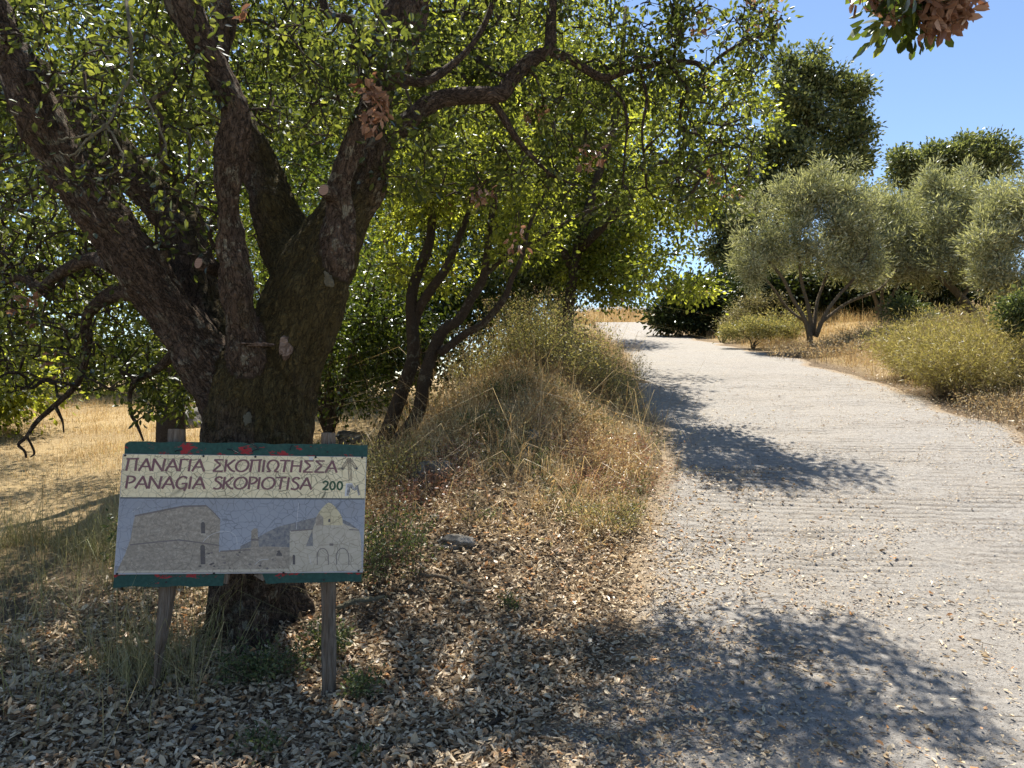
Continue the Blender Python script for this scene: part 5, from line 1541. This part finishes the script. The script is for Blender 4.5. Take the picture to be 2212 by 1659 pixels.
for pts in ([(212, 572), (350, 543), (490, 514)], [(490, 514), (560, 512), (627, 510)], [(627, 510), (668, 548), (706, 590)]):
    S.stroke([zp(*p) for p in pts], .008 if pts[0][0] < 600 else .004, 'p_roof', 10)
S.stroke([zp(*p) for p in [(178, 740), (320, 724), (462, 710), (580, 725), (697, 742)]], .0065, 'p_roof', 10)
S.stroke([zp(*p) for p in [(700, 775), (790, 770), (880, 765)]], .006, 'p_roof', 10)
S.stroke([zp(*p) for p in [(1125, 655), (1190, 650), (1256, 645)]], .006, 'p_roof', 10)
S.stroke([zp(*p) for p in [(1480, 645), (1540, 648)]], .005, 'p_roof', 10)
def arch(x0, x1, y0, y1): 
    xm = (x0 + x1) / 2; r_ = (x1 - x0) / 2
    return [(x0, y1)] + [(xm - r_ * math.cos(t), y0 + r_ - r_ * 1.3 * math.sin(t)) for t in np.linspace(0, math.pi, 9)] + [(x1, y1)]
S.poly(arch(592, 616, 608, 672), 'p_dark', 11); S.poly([(588, 672), (622, 672), (620, 682), (590, 682)], 'p_plaster', 11)
S.poly(arch(584, 612, 742, 850), 'p_dark', 11)
S.poly(arch(1034, 1070, 782, 800), 'p_dark', 11); S.poly(arch(1132, 1148, 795, 850), 'p_dark', 11)
S.poly(arch(1352, 1365, 584, 602), 'p_dark', 11); S.poly([(1358, 726), (1382, 726), (1382, 740), (1358, 740)], 'p_roof', 11)
for x0, x1 in ((1282, 1350), (1400, 1476)):
    S.stroke([zp(*p) for p in arch(x0, x1, 765, 850)], .0042, 'p_roof', 11)
for q in range(26):                 # scattered dark stones in the printed ruins
    x, y = rng.uniform(550, 1100), rng.uniform(770, 880); s = rng.uniform(4, 13)
    S.poly([(x - s, y), (x, y + s * .6), (x + s, y + 2), (x + s * .3, y - s * .6)], 'p_roof' if q % 2 else 'p_dark', 12)
S.build("printed_picture", panel)

GL = {
 'Π': (.80, [[(0, .96), (.40, .965), (.78, 1.0)], [(.15, .96), (.04, 0)], [(.72, .99), (.64, .9), (.60, 0)]], 1),
 'A': (.80, [[(0, 0), (.20, .45), (.46, 1.0)], [(.44, 1.0), (.60, .5), (.76, 0)], [(.18, .36), (.64, .36)]], 0),
 'N': (.86, [[(.04, 0), (.12, 1)], [(.10, 1), (.68, 0)], [(.68, 0), (.73, .6), (.80, 1)]], 0),
 'Γ': (.60, [[(.07, 0), (.14, 1)], [(.12, .96), (.62, .97)]], 0),
 'I': (.26, [[(.05, 0), (.13, 1)]], 0),
 'Σ': (.74, [[(.68, .96), (.08, .96)], [(.10, .97), (.50, .56)], [(.50, .56), (.04, .04)], [(.02, .035), (.66, .04)]], 0),
 'K': (.70, [[(.05, 0), (.12, 1)], [(.68, .97), (.56, .9), (.36, .68), (.17, .52)], [(.20, .54), (.34, .28), (.50, .10), (.70, .02)]], 1),
 'O': (.92, 'O', 0),
 'Ω': (.88, [[(.04, .04), (.30, .05)], [(.30, .06), (.15, .28), (.09, .55), (.20, .85), (.45, .98), (.70, .87), (.79, .58), (.70, .30), (.54, .06)], [(.54, .05), (.82, .04)]], 1),
 'T': (.70, [[(0, .96), (.68, .97)], [(.37, .96), (.27, 0)]], 0),
 'H': (.80, [[(.04, 0), (.12, 1)], [(.62, 0), (.70, 1)], [(.08, .53), (.66, .53)]], 0),
 'P': (.60, [[(.05, 0), (.12, 1)], [(.03, .97), (.25, .98), (.48, .92), (.55, .74), (.42, .54), (.18, .44)]], 1),
 'G': (.84, [[(.72, .84), (.62, .95), (.46, .98), (.24, .85), (.09, .5), (.14, .2), (.32, .03), (.52, .04), (.66, .14)], [(.40, .42), (.78, .45)], [(.72, .44), (.66, .1), (.58, -.16)]], 1),
 'S': (.60, [[(.56, .84), (.50, .94), (.36, .98), (.18, .88), (.16, .70), (.34, .55), (.48, .38), (.50, .20), (.38, .05), (.20, .02), (.02, .10)]], 1),
 '2': (.66, [[(.06, .74), (.14, .9), (.32, .95), (.50, .85), (.50, .64), (.34, .40), (.06, .09)], [(.0, .09), (.60, .09)]], 1),
 '0': (.72, '0', 0), ' ': (.48, [], 0),
}


def write(name, text, x, z, h, width, mat, bold=None, layer=14):
    tot = sum(GL[c][0] for c in text)
    kx = width / tot / h
    pen = (lambda t: h * (.125 + .065 * abs(t[1]))) if bold is None else (lambda t: h * bold)
    lay = layer
    for c in text:
        w, strokes, curved = GL[c]
        S = Sheet()
        if strokes in ('O', '0'):
            t = np.linspace(0, 2 * math.pi, 33)
            rx, ry, cx = (.39, .47, .44) if strokes == 'O' else (.24, .42, .32)
            sl = .07 if strokes == 'O' else 0
            p = np.stack([x + (cx + rx * np.cos(t) + sl * np.sin(t)) * h * kx, z + (.5 + ry * np.sin(t)) * h], 1)
            S.stroke(p, pen, mat, lay, closed=True); lay += .5
        else:
            for st in strokes:
                p = np.array(st, float)
                if curved and len(p) > 2: p = np.array(crv(p, 6))
                p = np.stack([x + p[:, 0] * h * kx, z + p[:, 1] * h], 1)
                S.stroke(p, pen, mat, lay); lay += .5
                if lay > layer + 3: lay = layer
        x += w * h * kx
        if S.F: S.build(name, panel)


xa, za = zp(172, 306); xb, _ = zp(1410, 315)
_, zc = zp(172, 230)
h1 = (zc - za) * .98
write("letter", "ΠANAΓIA ΣKOΠIΩTHΣΣA", xa, za, h1, xb - xa, 'p_letter')
xa, za = zp(165, 411); xb, _ = zp(1255, 415)
_, zc = zp(165, 335)
write("letter", "PANAGIA SKOPIOTISA", xa, za, (zc - za) * .98, xb - xa, 'p_letter')
xa, za = zp(1318, 415); xb, _ = zp(1448, 415); _, zc = zp(1318, 360)
write("digit", "200", xa, za, zc - za, xb - xa, 'p_green', .2)
S = Sheet()
for a_, b_, w in (((1483, 225), (1490, 360), .019), ((1483, 225), (1440, 288), .015), ((1483, 225), (1528, 286), .015)):
    for off in (-1, 0, 1):
        P_ = np.array([zp(*a_), zp(*b_)]); d = nrm(P_[1] - P_[0]); nn_ = np.array([-d[1], d[0]])
        t = np.linspace(0, 1, 9)[:, None]
        q = P_[0] + (P_[1] - P_[0]) * t + nn_ * off * w * .36 + rng.normal(size=(9, 2)) * .0007
        S.stroke(q, .0042 if off else .0028, 'p_ink', 14 + off * .5)
for x, y in ((1441, 288), (1528, 286)):
    S.poly([(x - 9, y - 4), (x + 2, y - 9), (x + 9, y + 2), (x - 2, y + 7)], 'p_dark', 16)
S.build("arrow_mark", panel)
S = Sheet()
S.poly([(1462, 374), (1500, 372), (1505, 392), (1480, 400), (1478, 448), (1454, 450), (1458, 410)], 'p_white', 14)
S.poly([(1470, 380), (1486, 378), (1488, 420), (1476, 446), (1464, 446), (1468, 410)], 'p_smudge', 15)
S.poly([(1484, 380), (1502, 376), (1516, 404), (1506, 414), (1490, 402)], 'p_smudge', 15.5)
S.poly([(1506, 410), (1526, 386), (1536, 380), (1548, 440), (1538, 448), (1528, 412), (1514, 418)], 'p_smudge', 16)
S.poly([(1240, 220), (1268, 218), (1262, 240), (1244, 238)], 'p_white', 14)
S.build("handwritten_mark", panel)
S = Sheet()
for pts in ([(1174, 490), (1166, 560), (1158, 645)], crv([(600, 722), (640, 685), (700, 662), (760, 662), (795, 690), (803, 735)]), crv([(905, 850), (940, 825), (990, 818)]), [(200, 548), (216, 540)], [(228, 530), (242, 518)], [(1236, 800), (1245, 850)], [(135, 755), (160, 768)]):
    S.stroke([zp(*p) for p in pts], .0016, 'p_white', 18)
S.build("scratch_mark", panel)["kind"] = "stuff"
# screws and nails
def screw(x, y, r_=.0055, name="screw", depth=.004):
    X, Z = zp(x, y)
    V, Q, T = tubes([(np.array([[X, YF + .002, Z], [X, YF - depth * .6, Z], [X, YF - depth, Z]]), np.array([r_, r_, r_ * .6]))], 10, True)
    link(name, make_mesh(name, V, Q, T), M['screw'], sign)


for x, y in ((174, 214), (620, 216), (922, 218), (1280, 219), (1562, 220), (97, 908), (660, 903), (1076, 897), (1536, 884)):
    screw(x, y)
for x, y in ((858, 168), (1352, 187), (378, 955), (1322, 938), (1080, 897)):
    screw(x, y, .005, "screw", -.006)


def nail(x0, y0, x1, y1):
    a_, b_ = zp(x0, y0), zp(x1, y1)
    V, Q, T = tubes([(np.array([[a_[0], -.013, a_[1]], [(a_[0] + b_[0]) / 2, -.026, (a_[1] + b_[1]) / 2 + .004], [b_[0], -.03, b_[1]]]), np.array([.0022, .0022, .003]))], 6, True)
    link("bent_nail", make_mesh("bent_nail", V, Q, T), M['screw'], sign)


nail(755, 172, 825, 198); nail(1140, 150, 1128, 176); nail(905, 140, 945, 176); nail(455, 190, 485, 184); nail(935, 175, 905, 190)
# posts: weathered, tapered, cracked
def post(label, top_px, bot_px, D0, D1, w, seed, notch=False):
    a_, b_ = local(W(*top_px, D0)), local(W(*bot_px, D1))
    b_ = b_ + (b_ - a_) * .08
    n, m = 14, 40
    V = []
    for j in range(m):
        t = j / (m - 1); c = a_ + (b_ - a_) * t
        for i in range(n):
            an = 2 * math.pi * i / n + .3
            sq = 1 / max(abs(math.cos(an)), abs(math.sin(an))) ** .55
            rr = w / 2 * sq * (1 + .08 * vnoise(np.array([[math.cos(an) * 2 + seed, math.sin(an) * 2, t * 9]]))[0])
            x = math.cos(an) * rr; y = math.sin(an) * rr * .85
            if notch and t > .62:
                x = min(x, w * (.5 - .85 * (t - .62) / .38 * (1 + .2 * vnoise(np.array([[t * 30, seed, 0]]))[0])))
            if i == 10: y *= .72
            V.append(c + np.array([x, y, 0]))
    V = np.array(V); V = np.vstack([V, a_ + np.array([0, 0, .004]), b_])
    j = np.arange(n); j2 = (j + 1) % n
    base = np.arange(m - 1)[:, None] * n
    Q = np.stack([base + j, base + n + j, base + n + j2, base + j2], -1).reshape(-1, 4)
    T = np.concatenate([np.stack([np.full(n, m * n), j, j2], 1), np.stack([np.full(n, m * n + 1), (m - 1) * n + j2, (m - 1) * n + j], 1)])
    o = link("post", make_mesh("post", V, Q, T), M['wood'], sign); o["label"] = label


post("left post, split and narrowed towards the ground", (382, 928), (352, 1440), 3.66, 3.5, .076, 2.0, True)
post("right post, upright and weathered grey", (709, 936), (711, 1492), 3.74, 3.60, .072, 7.0)
